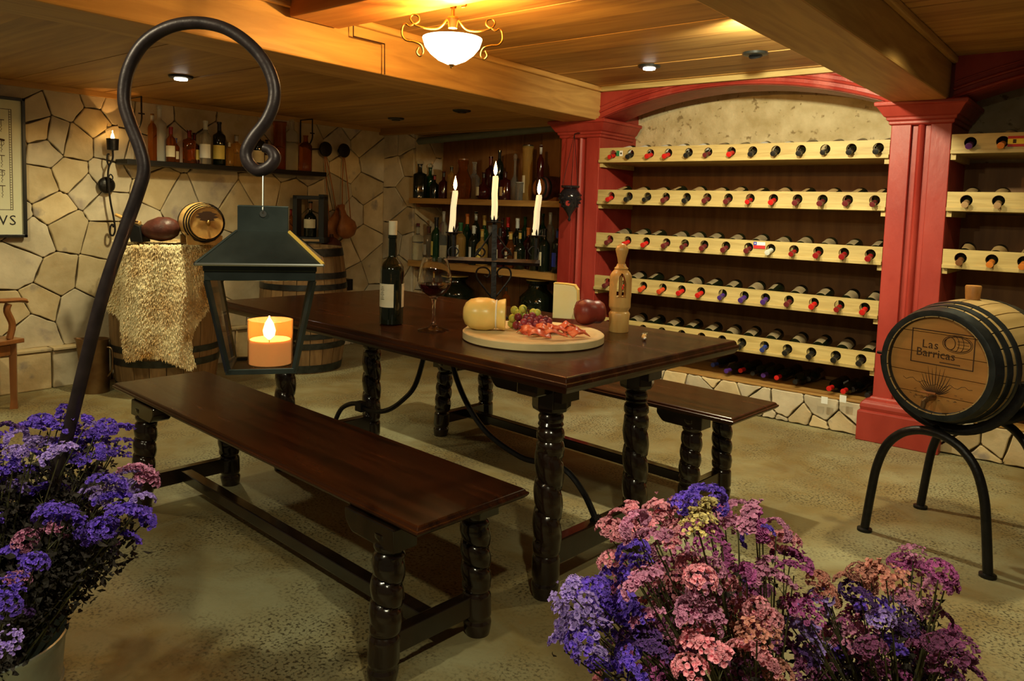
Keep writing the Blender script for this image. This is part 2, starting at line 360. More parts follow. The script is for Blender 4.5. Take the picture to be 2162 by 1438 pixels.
# a housed joint let into the side of the beam
mb = MB(); p0 = AX(745, 76, -2.80); p1 = AX(812, 92, -2.81)
def face_strip(mb, px): 
    q = [AX(x, y, -2.803 if i < 2 else -2.81) for i, (x, y) in enumerate(px)]
    mb.tube(q, .004, 4)
face_strip(mb, [(746, 52), (746, 77), (812, 93), (812, 157)]); mb.obj('joint_line', 'burnt', ceiling)
for x0, x1, z in ((-5.33, -3.08, ZL), (-2.93, -1.03, ZM), (-.82, 2.15, ZM)):
    y = -1.2
    while y < 4.62:
        w = rnd.uniform(.24, .30); y1 = min(y+w, 4.72)
        mb = MB(); mb.bb((x0, y+.0012, z-rnd.uniform(0, .005)), (x1, y1-.0012, z+.03)); mb.obj('plank', 'pine_x', ceiling, bevel=.0015); y += w
mb = MB(); mb.bb((-5.31, -1.0, ZL-.035), (-5.27, 4.66, ZL-.002)); struct(mb.obj('trim_1', 'pine_y'))
mb = MB(); mb.bb((-2.9, 4.46, ZM-.035), (-1.055, 4.5, ZM-.004)); struct(mb.obj('trim_2', 'rackwood'))

# --- left stone wall
mb = MB(); mb.bb((-5.42, -.2, 0), (XW, 5.1, ZL+.03)); wl = struct(mb.obj('wall_left', 'mortar'))
seeds_px = [(30, 190), (58, 232), (145, 215), (198, 203), (242, 225), (80, 280), (122, 290), (159, 300), (197, 256), (92, 315), (234, 306), (150, 370),
 (83, 388), (224, 372), (184, 400), (222, 435), (117, 443), (140, 480), (70, 500), (222, 500), (40, 560), (120, 585), (200, 590), (165, 650), (85, 640),
 (60, 690), (35, 665), (20, 450), (15, 380), (20, 300), (325, 245), (370, 300), (410, 250), (300, 330), (440, 300), (500, 270), (545, 320), (590, 270), (330, 400),
 (380, 430), (450, 400), (300, 470), (420, 480), (500, 440), (555, 400), (600, 340), (650, 280), (690, 255), (655, 350), (620, 420), (680, 420),
 (745, 265), (715, 300), (765, 300), (735, 350), (785, 340), (770, 400), (715, 410), (745, 450), (790, 450), (700, 480), (770, 510), (730, 540), (795, 560), (745, 590),
 (660, 480), (690, 560), (280, 560), (300, 640), (350, 560), (420, 600), (470, 540), (520, 600), (580, 560), (640, 600), (790, 640), (480, 680), (380, 690), (250, 700), (560, 680), (660, 690), (740, 680)]
sd = []
for p in seeds_px:
    q = AX(*p, XW+.02); sd.append((q.y, q.z))
rg = random.Random(5)
for i in range(14): sd.append((rg.uniform(.2, 1.5), rg.uniform(.35, 1.8)))
FL = frame((XW-.002, 0, 0), (0, 1, 0), (0, 0, 1), (1, 0, 0))
stones(wl, sd, [(.1, .255), (4.72, .255), (4.72, ZL-.03), (.1, ZL-.03)], FL)
y = .3
while y < 4.6:
    w = rg.uniform(.24, .42); mb = MB(); mb.bb((XW, y+.006, 0), (XW+.085+rg.uniform(0, .01), min(y+w, 4.66)-.006, .235)); mb.obj('stone_block', rg.choice(['stone', 'stone2']), wl, bevel=.008)
    mb = MB(); mb.bb((XW, y+.004, .24), (XW+.1+rg.uniform(-.006, .006), min(y+w, 4.66)-.004, .258)); mb.obj('ledge_stone', 'stone', wl, bevel=.004); y += w

# --- back wall (bar niche on the left, wine niches between red pilasters)
mb = MB(); mb.bb((-5.42, YB, 0), (2.2, YB+.1, ZM+.05)); wb = struct(mb.obj('wall_back', 'plaster'))
YN = 4.66         # stone face beside the bar niche
mb = MB(); mb.bb((XW, YN+.02, 0), (-4.92, YB, ZL)); mb.obj('stone_pier', 'mortar', wb)
sdn = [(822+8, 300), (850, 300), (860, 345), (835, 360), (858, 400), (835, 430), (850, 470), (832, 510), (858, 520), (840, 570), (862, 600), (840, 640), (864, 260)]
s2 = [(lambda q: (q.x, q.z))(AY(*p, YN)) for p in sdn] + [(-5.2, .25), (-5.0, .3), (-5.1, .1)]
stones(wb, s2, [(XW+.02, .01), (-4.90, .01), (-4.90, ZL-.01), (XW+.02, ZL-.01)], frame((0, YN+.025, 0), (1, 0, 0), (0, 0, 1), (0, -1, 0)), seed=8)
s3 = [(rg.uniform(YN, YB), z) for z in (.15, .35, .55, .75, .9, 1.05, 1.2, 1.35, 1.5, 1.65, 1.8)]
stones(wb, s3, [(YN+.03, .01), (YB, .01), (YB, ZL-.01), (YN+.03, ZL-.01)], frame((-4.925, 0, 0), (0, 1, 0), (0, 0, 1), (1, 0, 0)), seed=9)
for k in range(9):   # brown boards lining the bar niche
    x = -4.88+k*.185; mb = MB(); mb.bb((x+.002, YB-.02, 0), (x+.183, YB+.002, ZL)); mb.obj('back_board', 'backwood', wb)
mb = MB(); mb.bb((-5.3, 4.60, 1.835), (-3.2, 4.67, ZL)); mb.obj('lintel', 'pine_x', wb, bevel=.006)
mb = MB(); mb.bb((-5.3, 4.67, 1.83), (-3.2, YB, ZL)); mb.obj('niche_soffit', 'pine_x', wb)
mb = MB(); mb.tube([AY(868, 300, 4.72), AY(1000, 287, 4.72), AY(1185, 268, 4.66)], .03, 12); tag(mb.obj('pipe', 'pipe', None, True), 'grey-green pipe running under the ceiling above the bar shelves', 'pipe')
# boards behind the wine racks
for x0, x1 in ((-2.93, -1.05), (-.79, 1.1)):
    z = .2
    for k in range(5):
        z1 = (.385, .675, .973, 1.27, 1.555)[k]; mb = MB(); mb.bb((x0, YB-.02, z+.002), (x1, YB+.002, z1-.002)); mb.obj('back_board', 'backwood', wb); z = z1
def sqloft(x0, x1, y0, y1, prof):
    mb = MB(); vs = []; fs = []
    for z, o in prof: vs += [(x0-o, y0-o, z), (x1+o, y0-o, z), (x1+o, y1, z), (x0-o, y1, z)]
    for j in range(len(prof)-1):
        for k in range(4): k2 = (k+1) % 4; fs.append((j*4+k, j*4+k2, j*4+4+k2, j*4+4+k))
    fs += [(3, 2, 1, 0), tuple(len(vs)-4+k for k in range(4))]; return mb.add(vs, fs)
def pilaster(x0, x1):
    mb = MB(); w = x1-x0; s = w*.34
    mb.bb((x0, YF+.025, .02), (x1, YB, 1.76)); p = mb.obj('pilaster', 'red', wb)
    for a in (x0, x1-s):
        m2 = MB(); m2.bb((a, YF, .2), (a+s, YF+.026, 1.75)); m2.obj('raised_strip', 'red', p, bevel=.004)
    m2 = MB(); m2.tube([(x0+w/2, YF+.03, .2), (x0+w/2, YF+.03, 1.74)], .032, 10, flat=(1, .6)); m2.obj('fillet', 'red', p, True)
    m2 = sqloft(x0, x1, YF, YB-.05, [(1.728, .0), (1.735, .012), (1.75, .012), (1.755, .022), (1.77, .024), (1.775, .034), (1.80, .05), (1.825, .066), (1.828, .075), (1.845, .078), (1.852, .07)]); m2.obj('capital', 'red', p, bevel=.003)
    m2 = sqloft(x0, x1, YF, YB-.05, [(0, .06), (.165, .06), (.168, .045), (.175, .048), (.19, .052), (.21, .048), (.225, .034), (.235, .012), (.245, .008)]); m2.obj('base', 'red', p, bevel=.005)
    return p
pilaster(-3.24, -2.915); pilaster(-1.06, -.77)
mb = MB(); mb.bb((-3.25, YF+.02, 1.845), (-2.9, YB, ZM)); mb.obj('pier_head', 'red', wb)
mb = MB(); mb.bb((-1.07, YF+.02, 1.845), (-.74, YB, ZM)); mb.obj('pier_head', 'red', wb)
def arch(x0, x1, z0, z1, n=28):
    xs = [x0+(x1-x0)*k/n for k in range(n+1)]; c = (x0+x1)/2; h = (x1-x0)/2
    rad = (h*h+(z1-z0)**2)/(2*(z1-z0)); zc = z1-rad; g = lambda x, r=0: zc+math.sqrt(max(0, (rad+r)**2-(x-c)**2))
    mb = MB(); vs = []; fs = []
    for x in xs: vs += [(x, YF-.03, g(x)), (x, YF-.03, ZM+.03), (x, YF+.24, ZM+.03), (x, YF+.24, g(x))]
    for j in range(n):
        a = j*4; b = a+4; fs += [(a, b, b+1, a+1), (a+2, b+2, b+3, a+3), (a+3, b+3, b, a)]
    mb.add(vs, fs); o = mb.obj('arch', 'red', wb, True)
    for r, w, y in ((.012, .013, YF-.034), (.052, .012, YF-.03), (.085, .006, YF-.03)):
        m2 = MB(); m2.tube([(x, y, min(g(x, r), ZM-.02)) for x in xs], w, 8, flat=(1, .8)); m2.obj('arch_moulding', 'red', o, True)
arch(-2.915, -1.06, 1.842, 2.005); arch(-.77, 1.1, 1.842, 2.005)
mb = MB(); mb.bb((1.1, YF, 0), (1.5, YB, ZM)); mb.obj('end_pier', 'red', wb)
# stone plinths under the racks
for x0, x1, px in ((-2.93, -1.05, [(1420, 800), (1470, 820), (1500, 785), (1540, 825), (1600, 850), (1575, 815), (1655, 855), (1690, 890), (1640, 900), (1740, 860), (1720, 905), (1775, 895), (1800, 870), (1620, 890), (1590, 872), (1380, 780), (1350, 800), (1310, 770), (1260, 760)]),
                   (-.775, 1.1, [(2040, 930), (2100, 940), (2075, 965), (2150, 960), (2015, 900)])):
    mb = MB(); mb.bb((x0, YF+.03, 0), (x1, YB, .188)); mb.obj('plinth', 'mortar', wb)
    ss = [(lambda q: (q.x, q.z))(AY(*p, YF)) for p in px]
    if x0 > -1: ss += [(-.2, .1), (.05, .08), (.3, .12), (.6, .08), (.9, .1)]
    stones(wb, ss, [(x0, .005), (x1, .005), (x1, .186), (x0, .186)], frame((0, YF+.03, 0), (1, 0, 0), (0, 0, 1), (0, -1, 0)), gap=.006, seed=12)
    mb = MB(); mb.bb((x0, YF+.012, .187), (x1, YB-.02, .2)); mb.obj('plinth_top', 'pine_x', wb, bevel=.003)

# ------------------------------------------------------------------ bottles
PROF = {
 'bordeaux': [(0, .86), (.012, 1), (.60, 1), (.645, .95), (.69, .75), (.735, .46), (.77, .37), (.96, .36), (.965, .42), (1, .42)],
 'burgundy': [(0, .86), (.012, 1), (.48, 1), (.56, .92), (.64, .68), (.72, .45), (.80, .34), (.96, .33), (.965, .4), (1, .4)],
 'spirit': [(0, .9), (.015, 1), (.66, 1), (.70, .93), (.735, .6), (.76, .36), (.80, .3), (.96, .3), (.965, .38), (1, .38)],
 'squat': [(0, .85), (.02, 1), (.50, 1), (.58, .9), (.64, .6), (.68, .34), (.72, .27), (.95, .26), (.96, .34), (1, .34)],
 'flask': [(0, .5), (.03, .75), (.18, 1), (.36, .98), (.50, .62), (.58, .3), (.64, .22), (.95, .2), (.96, .28), (1, .28)],
 'tall': [(0, .9), (.01, 1), (.70, 1), (.76, .8), (.80, .45), (.84, .36), (.96, .34), (.965, .42), (1, .42)],
 'tube': [(0, .95), (.01, 1), (.9, 1), (.93, 1.12), (1, 1.15)],
 'jar': [(0, .7), (.03, .9), (.3, 1), (.5, .95), (.68, .6), (.74, .5), (.86, .48), (.9, .6), (1, .6)],
}
CACHE = {}
def bottle_parts(kind, h, r, sq=None, lab=None, lz=(.14, .46), capz=None, stopper=None):
    key = (kind, round(h, 3), round(r, 4), sq, lz, capz, stopper, lab is not None)
    if key in CACHE: return CACHE[key]
    pr = PROF[kind]; n = 20
    g = MB(); g.lathe([(z*h, q*r) for z, q in pr], n, sq=sq)
    cz = capz if capz is not None else .8
    nr = [q for z, q in pr if z >= .9][0]*r
    c = MB()
    if stopper == 'cork': c.lathe([(h*.97, nr*.9), (h*1.0, nr*.95), (h*1.08, nr*1.0)], 12)
    elif stopper == 'ball': c.lathe([(h*.98, nr*.8), (h*1.0, nr*1.5), (h*1.05, nr*1.9), (h*1.10, nr*1.5), (h*1.13, nr*.6)], 12)
    elif kind in ('tube', 'jar'): c.lathe([(h*.985, r*1.0 if kind == 'tube' else r*.62), (h*1.02, r*1.0 if kind == 'tube' else r*.62)], 16)
    else: c.lathe([(cz*h, nr*1.07), (.95*h, nr*1.04), (.955*h, nr*1.22), (1.004*h, nr*1.2), (1.006*h, nr*1.0)], 14)
    l = MB(); vs = []; fs = []; k = 13
    for i in range(k):
        a = -1.15+2.3*i/(k-1)-pi/2; q = 1
        if sq: q = 1/((abs(cos(a))**sq+abs(sin(a))**sq)**(1/sq))
        for rr, z in ((r*1.008+.0003, lz[0]*h), (r*1.008+.0003, lz[1]*h), (r*1.0, lz[1]*h), (r*1.0, lz[0]*h)): vs.append((rr*q*cos(a), rr*q*sin(a), z))
    for i in range(k-1):
        for j in range(4): j2 = (j+1) % 4; fs.append((i*4+j, i*4+4+j, i*4+4+j2, i*4+j2))
    l.add(vs, fs); CACHE[key] = (g, c, l); return CACHE[key]
MCACHE = {}
def pm(mb, name, m):
    k = (id(mb), m)
    if k not in MCACHE: MCACHE[k] = mb.mesh(name, m, True, R(50))
    return MCACHE[k]
def bottle(label, group, mx, kind='bordeaux', h=.30, r=.0375, glass='darkg', cap='cap_black', lab='label', turn=0, name='wine_bottle', category='bottle', **kw):
    g, c, l = bottle_parts(kind, h, r, lab=lab, **kw)
    t = thing(name, label, category, mx=mx, group=group)
    link('glass_body', pm(g, 'glass_body', glass), t)
    if cap: link('capsule' if cap.startswith('cap_') else 'stopper', pm(c, 'capsule', cap), t)
    if lab: link('paper_label', pm(l, 'paper_label', lab), t, Matrix.Rotation(turn, 4, 'Z'))
    return t
ORD = ['first', 'second', 'third', 'fourth', 'fifth', 'sixth', 'seventh', 'eighth', 'ninth', 'tenth', 'eleventh', 'twelfth', 'thirteenth', 'fourteenth', 'fifteenth', 'sixteenth', 'seventeenth', 'eighteenth', 'nineteenth', 'twentieth']
ORD += ['twenty-'+o for o in ORD[:9]]
# ------------------------------------------------------------------ wine racks
HZ = .052   # height of a hole above the lip
def rack(x0, x1, zb, holes, label, name='bottle_rack'):
    t = thing(name, label, 'rack', (0, 0, 0), group='bottle racks in the red niches')
    mb = MB(); mb.bb((x0, YF-.012, zb), (x1, YB-.02, zb+.02)); mb.obj('shelf_board', 'rackwood', t, bevel=.002)
    th = .018; z0 = zb+.02; z1 = zb+.100; zc = zb+HZ+.004; hr = .0285; mb = MB()
    hs = sorted(holes); cuts = [x0]+[(hs[i]+hs[i+1])/2 for i in range(len(hs)-1)]+[x1] if hs else [x0, x1]
    for i in range(len(cuts)-1):
        a, b = cuts[i], cuts[i+1]; vs = []; fs = []; n = 16
        if not hs: mb.bb((a, YF, z0), (b, YF+th, z1)); break
        for y in (YF, YF+th):
            for k in range(n):
                an = 2*pi*(k+.5)/n; dx, dz = cos(an), sin(an)
                vs.append((hs[i]+hr*dx, y, zc+hr*dz))
                tx = ((b-hs[i])/dx if dx > 0 else (a-hs[i])/dx); tz = ((z1-zc)/dz if dz > 0 else (z0-zc)/dz); tt = min(tx, tz)
                vs.append((hs[i]+tt*dx, y, zc+tt*dz))
        for k in range(n):
            k2 = (k+1) % n; o = 2*n
            fs += [(2*k, 2*k2, 2*k2+1, 2*k+1), (o+2*k, o+2*k+1, o+2*k2+1, o+2*k2), (2*k, o+2*k, o+2*k2, 2*k2), (2*k+1, 2*k2+1, o+2*k2+1, o+2*k+1)]
        # corner wedges
        for sx, xx in ((-1, a), (1, b)):
            for zz in (z0, z1):
                best = sorted(range(n), key=lambda k: math.hypot(vs[2*k+1][0]-xx, vs[2*k+1][2]-zz))[:2]
                e = sorted(range(n), key=lambda k: (vs[2*k+1][0]-xx)**2+(vs[2*k+1][2]-zz)**2)
                onx = [k for k in range(n) if abs(vs[2*k+1][0]-xx) < 1e-6]; onz = [k for k in range(n) if abs(vs[2*k+1][2]-zz) < 1e-6]
                if onx and onz:
                    p = min(onx, key=lambda k: abs(vs[2*k+1][2]-zz)); q = min(onz, key=lambda k: abs(vs[2*k+1][0]-xx))
                    m0 = len(vs); vs += [(xx, YF, zz), (xx, YF+th, zz)]; fs += [(2*p+1, 2*q+1, m0), (2*n+2*p+1, m0+1, 2*n+2*q+1)]
        mb.add(vs, fs)
    mb.obj('holed_front_board', 'rackwood', t)
    m2 = MB(); m2.bb((x0, YF+.26, zb+.02), (x1, YF+.28, zb+.058)); m2.obj('rear_rail', 'rackwood', t)
    for x in (x0+.012, x1-.012):
        m2 = MB(); m2.bb((x-.012, YF+.01, zb-.03), (x+.012, YB-.05, zb)); m2.obj('bearer', 'rackwood', t)
    return t
CN = dict(red='bright red', black='black', maroon='dark maroon', orangered='orange-red', darkred='deep red', purple='purple', blue='blue', white='pale silver', orange='orange', tan='tan', violet='violet', brown='brown', gold='gold')
def lay(x, zb, cap, label, group, kind='bordeaux', lab='label', out=.058, tilt=13, turn=None):
    yaw = rnd.uniform(-2.5, 2.5); tl = R(tilt+rnd.uniform(-1, 1)); a = Vector((sin(R(yaw)), -cos(R(yaw))*cos(tl), -sin(tl)))
    hole = Vector((x, YF+.009, zb+HZ-.006)); L = .30; s = out+rnd.uniform(-.008, .006)
    base = hole-a*(L-s); z = a; xx = Vector((1, 0, 0)); xx = (xx-z*xx.dot(z)).normalized(); yy = z.cross(xx)
    bottle(label, group, frame(base, xx, yy, z), kind=kind, cap='cap_'+cap, lab=lab, turn=(rnd.uniform(-.9, .9)+pi if turn is None else turn))
rows = [
 (1.555, 'top', [(1290, 'red'), (1327, 'black'), (1369, 'red'), (1407, 'red'), (1450, 'black'), (1491, 'maroon'), (1540, 'red'), (1585, 'black'), (1634, 'black'), (1687, 'black'), (1738, 'black'), (1793, 'black'), (1850, 'black')], 322),
 (1.27, 'second', [(1286, 'red'), (1324, 'black'), (1363, 'black'), (1402, 'maroon'), (1446, 'black'), (1489, 'maroon'), (1534, 'maroon'), (1580, 'red'), (1629, 'red'), (1680, 'maroon'), (1733, 'maroon'), (1786, 'maroon'), (1843, 'maroon')], 418),
 (.973, 'third', [(1283, 'maroon'), (1321, 'red'), (1360, 'red'), (1403, 'maroon'), (1442, 'maroon'), (1483, 'maroon'), (1529, 'maroon'), (1577, 'maroon'), (1624, 'white'), (1673, 'darkred'), (1725, 'darkred'), (1779, 'darkred'), (1835, 'darkred')], 515),
 (.675, 'fourth', [(1278, 'maroon'), (1315, 'red'), (1354, 'orangered'), (1395, 'orangered'), (1435, 'red'), (1476, 'red'), (1522, 'purple'), (1568, 'purple'), (1613, 'purple'), (1663, 'maroon'), (1716, 'red'), (1770, 'darkred'), (1824, 'red')], 615),
 (.385, 'bottom', [(1278, 'maroon'), (1314, 'maroon'), (1352, 'red'), (1392, 'maroon'), (1434, 'maroon'), (1476, 'red'), (1520, 'maroon'), (1562, 'black'), (1610, 'blue'), (1659, 'black'), (1710, 'black'), (1762, 'black'), (1816, 'black')], 730)]
for ri, (zb, nm, L, py) in enumerate(rows):
    xs = []
    for px, c in L:   # front-board x of each hole, read a little behind the capsule
        q = AY(px+4, py, YF); xs.append(min(max(q.x, -2.87), -1.1))
    rack(-2.914, -1.061, zb, xs, 'pale pine bottle rack with holed front board in the red arched niche, %s of five' % (nm if nm != 'bottom' else 'lowest'))
    for i, (x, (px, c)) in enumerate(zip(xs, L)):
        lay(x, zb, c, 'wine bottle with %s capsule, %s from left in %s rack between red pilasters' % (CN[c], ORD[i], nm), 'wine bottles in the %s rack' % nm,
            lab=('labelw' if ri == 0 and i in (0, 1, 2, 3, 4, 7, 8) else 'labeltan' if ri == 1 else 'label2'), kind='bordeaux' if (i*7+ri) % 5 else 'burgundy', turn=(-.5+pi if ri == 0 else None))
rr = [(1.572, 'top', [(2047, 300, 'violet'), (2115, 300, 'orange')]), (1.277, 'second', [(2038, 425, 'tan'), (2106, 425, 'tan')]), (.98, 'third', [(2026, 545, 'brown'), (2092, 548, 'orange'), (2160, 550, 'orange')])]
for zb, nm, L in rr:
    xs = [AY(px+2, py, YF).x for px, py, c in L]; xs2 = xs+[xs[-1]+.145*k for k in range(1, 9) if xs[-1]+.145*k < 1.0]
    rack(-.768, 1.09, zb, xs2, 'pine bottle rack right of the middle red pilaster, %s from the top' % ('first' if nm == 'top' else nm))
    for i, (x, (px, py, c)) in enumerate(zip(xs, L)):
        lay(x, zb, c, 'wine bottle with %s capsule, %s from left in %s rack right of the pilaster' % (CN[c], ORD[i], nm), 'wine bottles right of the pilaster', lab='label' if nm == 'top' else 'labeltan')
for zb in (.68, .385): rack(-.768, 1.09, zb, [], 'pine shelf behind the barrel on its stand, %s' % ('upper of two' if zb > .5 else 'lower of two'))
# loose bottles lying on the stone plinth (necks toward the room)
loose = [(1505, 770, 'blue', -25), (1530, 783, 'purple', -10), (1557, 782, 'red', 5), (1580, 788, 'black', -14), (1600, 792, 'purple', 8), (1625, 797, 'red', 0), (1640, 792, 'black', 18), (1660, 806, 'black', 22), (1685, 800, 'black', 30),
         (1750, 820, 'red', -8), (1780, 826, 'red', 4), (1800, 822, 'black', 12), (1825, 838, 'black', 5)]
for i, (px, py, c, yaw) in enumerate(loose):
    q = AZ(1505+(px-1505)*1.12 if i < 9 else px, py, .24); yaw *= .12
    tip = Vector((q.x, max(q.y, YF-.035 if i in (5, 9, 10) else YF+.02), .238)); a = Vector((sin(R(yaw)), -cos(R(yaw)), 0)); base = tip-a*.30
    xx = a.cross(Vector((0, 0, 1))); yy = a.cross(xx)
    where = 'in the middle heap on the plinth' if i < 9 else 'lying at the right end of plinth'
    bottle('wine bottle with %s capsule %s, %s from left' % (CN[c], where, ORD[i if i < 9 else i-9]), 'loose bottles on the plinth', frame(base, xx, yy, a), r=.034, cap='cap_'+c, lab=('labelw' if i in (9, 10) else 'labeltan'), turn=rnd.uniform(-1, 1)+pi)
for k, (x, c) in enumerate(((-.62, 'black'), (-.5, 'maroon'), (-.37, 'black'))):
    bottle('dark wine bottle lying on the plinth behind the barrel stand, %s from the left' % ORD[k], 'bottles behind the stand', frame((x, 4.95, .238), (1, 0, 0), (0, 0, 1), (0, -1, 0)), cap='cap_'+c, lab='labeltan')
for px, py, c in ((1741, 845, 'first'), (1780, 842, 'second')):
    q = AY(px, py, YF-.045); mb = MB(); mb.bb((q.x-.018, YF-.048, q.z-.02), (q.x+.018, YF-.046, q.z+.02)); tag(mb.obj('price_tag', 'labelw'), 'small white paper tag hanging from a red-capped bottle, %s from the left' % c, 'tag', 'paper tags on the plinth bottles')
# small flags on the racks
def flag(px, py, w, h, cols, label, vertical=False):
    q = AY(px, py, YF-.004); t = thing('paper_flag', label, 'flag', (q.x, YF-.002, q.z), group='small national flags on the racks')
    n = sum(c[1] for c in cols); a = 0
    for m, k in cols:
        mb = MB()
        if vertical: mb.bb((-w/2+w*a/n, -.0015, -h/2), (-w/2+w*(a+k)/n, 0, h/2))
        else: mb.bb((-w/2, -.0015, h/2-h*(a+k)/n), (w/2, 0, h/2-h*a/n))
        mb.obj('stripe', m, t); a += k
    return t
t = flag(1308, 324, .05, .036, [('fg', 1), ('labelw', 1.1), ('fr', .001)], 'small green and white flag at the left of the top rack', True); mb = MB(); mb.ball((.012, -.002, 0), (.007, .001, .007), 8, 6); mb.obj('emblem', 'ink', t)
t = flag(1603, 518, .072, .04, [('labelw', 1), ('fr', 1)], 'small red, white and blue flag on the third rack'); mb = MB(); mb.bb((-.036, -.002, 0), (-.016, -.0005, .02)); mb.obj('canton', 'fb', t)
st = MB(); st.prism([(cos(pi/2+pi*k/5)*(.006 if k % 2 == 0 else .0025), sin(pi/2+pi*k/5)*(.006 if k % 2 == 0 else .0025)) for k in range(10)], .001, frame((-.026, -.0015, .01), (1, 0, 0), (0, 0, 1), (0, -1, 0))); st.obj('star', 'labelw', t)
t = flag(2153, 298, .10, .052, [('fr', 1), ('fy', 2), ('fr', 1)], 'red and yellow striped flag with crest on the top rack at the right'); mb = MB(); mb.bb((-.028, -.0025, -.009), (-.014, -.001, .01)); mb.obj('crest', 'burnt', t)
# ------------------------------------------------------------------ dining table and benches
U = Vector((cos(R(-4.25)), sin(R(-4.25)), 0)); V = Vector((-U.y, U.x, 0)); RZ = R(-4.25)
def turned_leg(top, bot, r, rings, z0s, z1s, turns, hand=1, n=28, m=70, foot=.85):
    """rope-twist leg from bot (x, y) on the floor to top (x, y, z)"""
    H = top[2]; vs = []; fs = []
    for j in range(m+1):
        z = H*j/m; q = r
        if z0s < z < z1s: pass
        for zr, w, d in rings: q -= r*d*math.exp(-((z-zr)/w)**2)
        if z < .05: q *= .84+.16*math.sin(min(1, z/.045)*pi/2)
        cx = bot[0]+(top[0]-bot[0])*j/m; cy = bot[1]+(top[1]-bot[1])*j/m
        for k in range(n):
            a = 2*pi*k/n; g = 0
            if z0s < z < z1s:
                ph = (a/(2*pi)*hand+(z-z0s)/(z1s-z0s)*turns) % 1; dd = min(ph, 1-ph)
                e = min(1, (z-z0s)/.03, (z1s-z)/.03); g = (.20*math.exp(-(dd/.055)**2)+.05*cos(2*pi*ph)-.02)*e
            vs.append((cx+q*(1-g)*cos(a), cy+q*(1-g)*sin(a), z))
    for j in range(m):
        for k in range(n): k2 = (k+1) % n; fs.append((j*n+k, j*n+k2, (j+1)*n+k2, (j+1)*n+k))
    fs.append(tuple(reversed(range(n)))); fs.append(tuple(m*n+k for k in range(n)))
    return MB().add(vs, fs)
def slab_edge(L, Wd, z0, z1, prof=((0, 0), (.35, .006), (.6, .004), (.8, .010), (1, .006))):
    mb = MB(); vs = []; fs = []; th = z1-z0
    P = [(0, -.012), (.25, -.004), (.45, 0), (.62, -.001), (.66, -.006), (.9, -.009), (1, -.014)]
    for t, o in P: x, y, z = L/2+o, Wd/2+o, z0+th*t; vs += [(-x, -y, z), (x, -y, z), (x, y, z), (-x, y, z)]
    for j in range(len(P)-1):
        for k in range(4): k2 = (k+1) % 4; fs.append((j*4+k, j*4+k2, j*4+4+k2, j*4+4+k))
    fs += [(3, 2, 1, 0), tuple(len(vs)-4+k for k in range(4))]; return mb.add(vs, fs)
def corbel(x0, x1, y, w, ztop, d, ends=(1, 1)):
    n = 6; pts = [(x0, ztop)]; L = .07
    for k in range(n+1): t = k/n; pts.append((x0+L*ends[0]*t*.6, ztop-d*(.45+.55*math.sin(t*pi/2)) if ends[0] else ztop-d))
    for k in range(n+1): t = 1-k/n; pts.append((x1-L*ends[1]*t*.6, ztop-d*(.45+.55*math.sin(t*pi/2)) if ends[1] else ztop-d))
    pts.append((x1, ztop)); return MB().prism(pts, w, frame((0, y+w/2, 0), (1, 0, 0), (0, 0, 1), (0, -1, 0)))
# table
P0 = Vector((-1.175, 1.708, 0)); TL, TW = 2.06, 1.008
tc = P0-U*(TL/2)+V*(TW/2)
tb = thing('dining_table', 'long polished dark wooden dining table with rope-twist legs and iron braces', 'table', (tc.x, tc.y, 0), RZ)
slab_edge(TL, TW, .712, .76).obj('tabletop', 'top', tb, bevel=.002)
xe, xf = TL/2-.212, -(TL/2-.28); ya, yb = -.312, .158
for xx in (xe, xf):
    for yy in (ya, yb):
        mb = MB(); mb.lathe([(.60, .058), (.612, .062), (.70, .062)], 8, T(xx, yy, 0)); mb.obj('leg_block', 'dark', tb, bevel=.003)
        o = turned_leg((xx, yy, .605), (xx+(.01 if xx > 0 else -.01), yy-(.012 if yy < 0 else -.012), 0), .0445, [(.585, .006, .25), (.565, .006, .22), (.545, .008, .2), (.50, .006, .14), (.14, .006, .14), (.055, .006, .14)], .155, .49, 3.4).obj('leg', 'dark', tb, True)
    mb = corbel(xx-.20, xx+.20, 0, .06, .712, .06)
    for yy in (ya, yb): corbel(xx-.24, xx+.075, yy, .085, .712, .075, (1, 0)).obj('bracket', 'dark', tb, bevel=.004)
    mb = MB(); mb.bb((xx-.04, -TW/2+.07, .66), (xx+.04, TW/2-.07, .711)); mb.obj('cross_cleat', 'dark', tb, bevel=.006)
    mb = MB(); mb.bb((xx-.022, ya, .09), (xx+.022, yb, .17)); mb.obj('end_stretcher', 'dark', tb, bevel=.004)
mb = MB(); mb.bb((xf, -.012-.0, .115), (xe, .03, .15)); 
def brace(pts, name='iron_brace'):
    inv = tb.matrix_world.inverted() if False else None
    w = [plane_pt(*p) for p in pts]
    return w
cpl = P0+V*.45
def plane_pt(px, py):
    d = ray(px, py); t = (cpl-CP).dot(V)/d.dot(V); q = CP+d*t-tc; return Vector((q.dot(U), q.dot(V), q.z))
def brace(px, first, last):
    pts = [first]+[plane_pt(*p) for p in px]+[last]
    mb = MB(); mb.tube(cat(pts, 6), .011, 8); return mb.obj('iron_brace', 'iron', tb, True)
yc = plane_pt(1000, 870).y
brace([(957, 775), (985, 850), (1030, 915), (1100, 965), (1150, 978), (1195, 993), (1232, 1040)], Vector((plane_pt(957, 775).x-.03, yc, .71)), Vector((xe-.0, yc, .17)))
brace([(880, 805), (850, 845), (815, 867), (780, 866), (750, 852), (722, 862)], Vector((plane_pt(880, 805).x+.08, yc, .71)), Vector((xf, yc, .17)))
mb = MB(); q = plane_pt(762, 858); mb.box(q, (.05, .035, .045)); mb.obj('iron_clasp', 'iron', tb, bevel=.004)
mb = MB(); mb.tube([(xe-.0, yc-.02, .172), (xe, yc+.02, .172)], .012, 6); mb.obj('iron_foot', 'iron', tb)

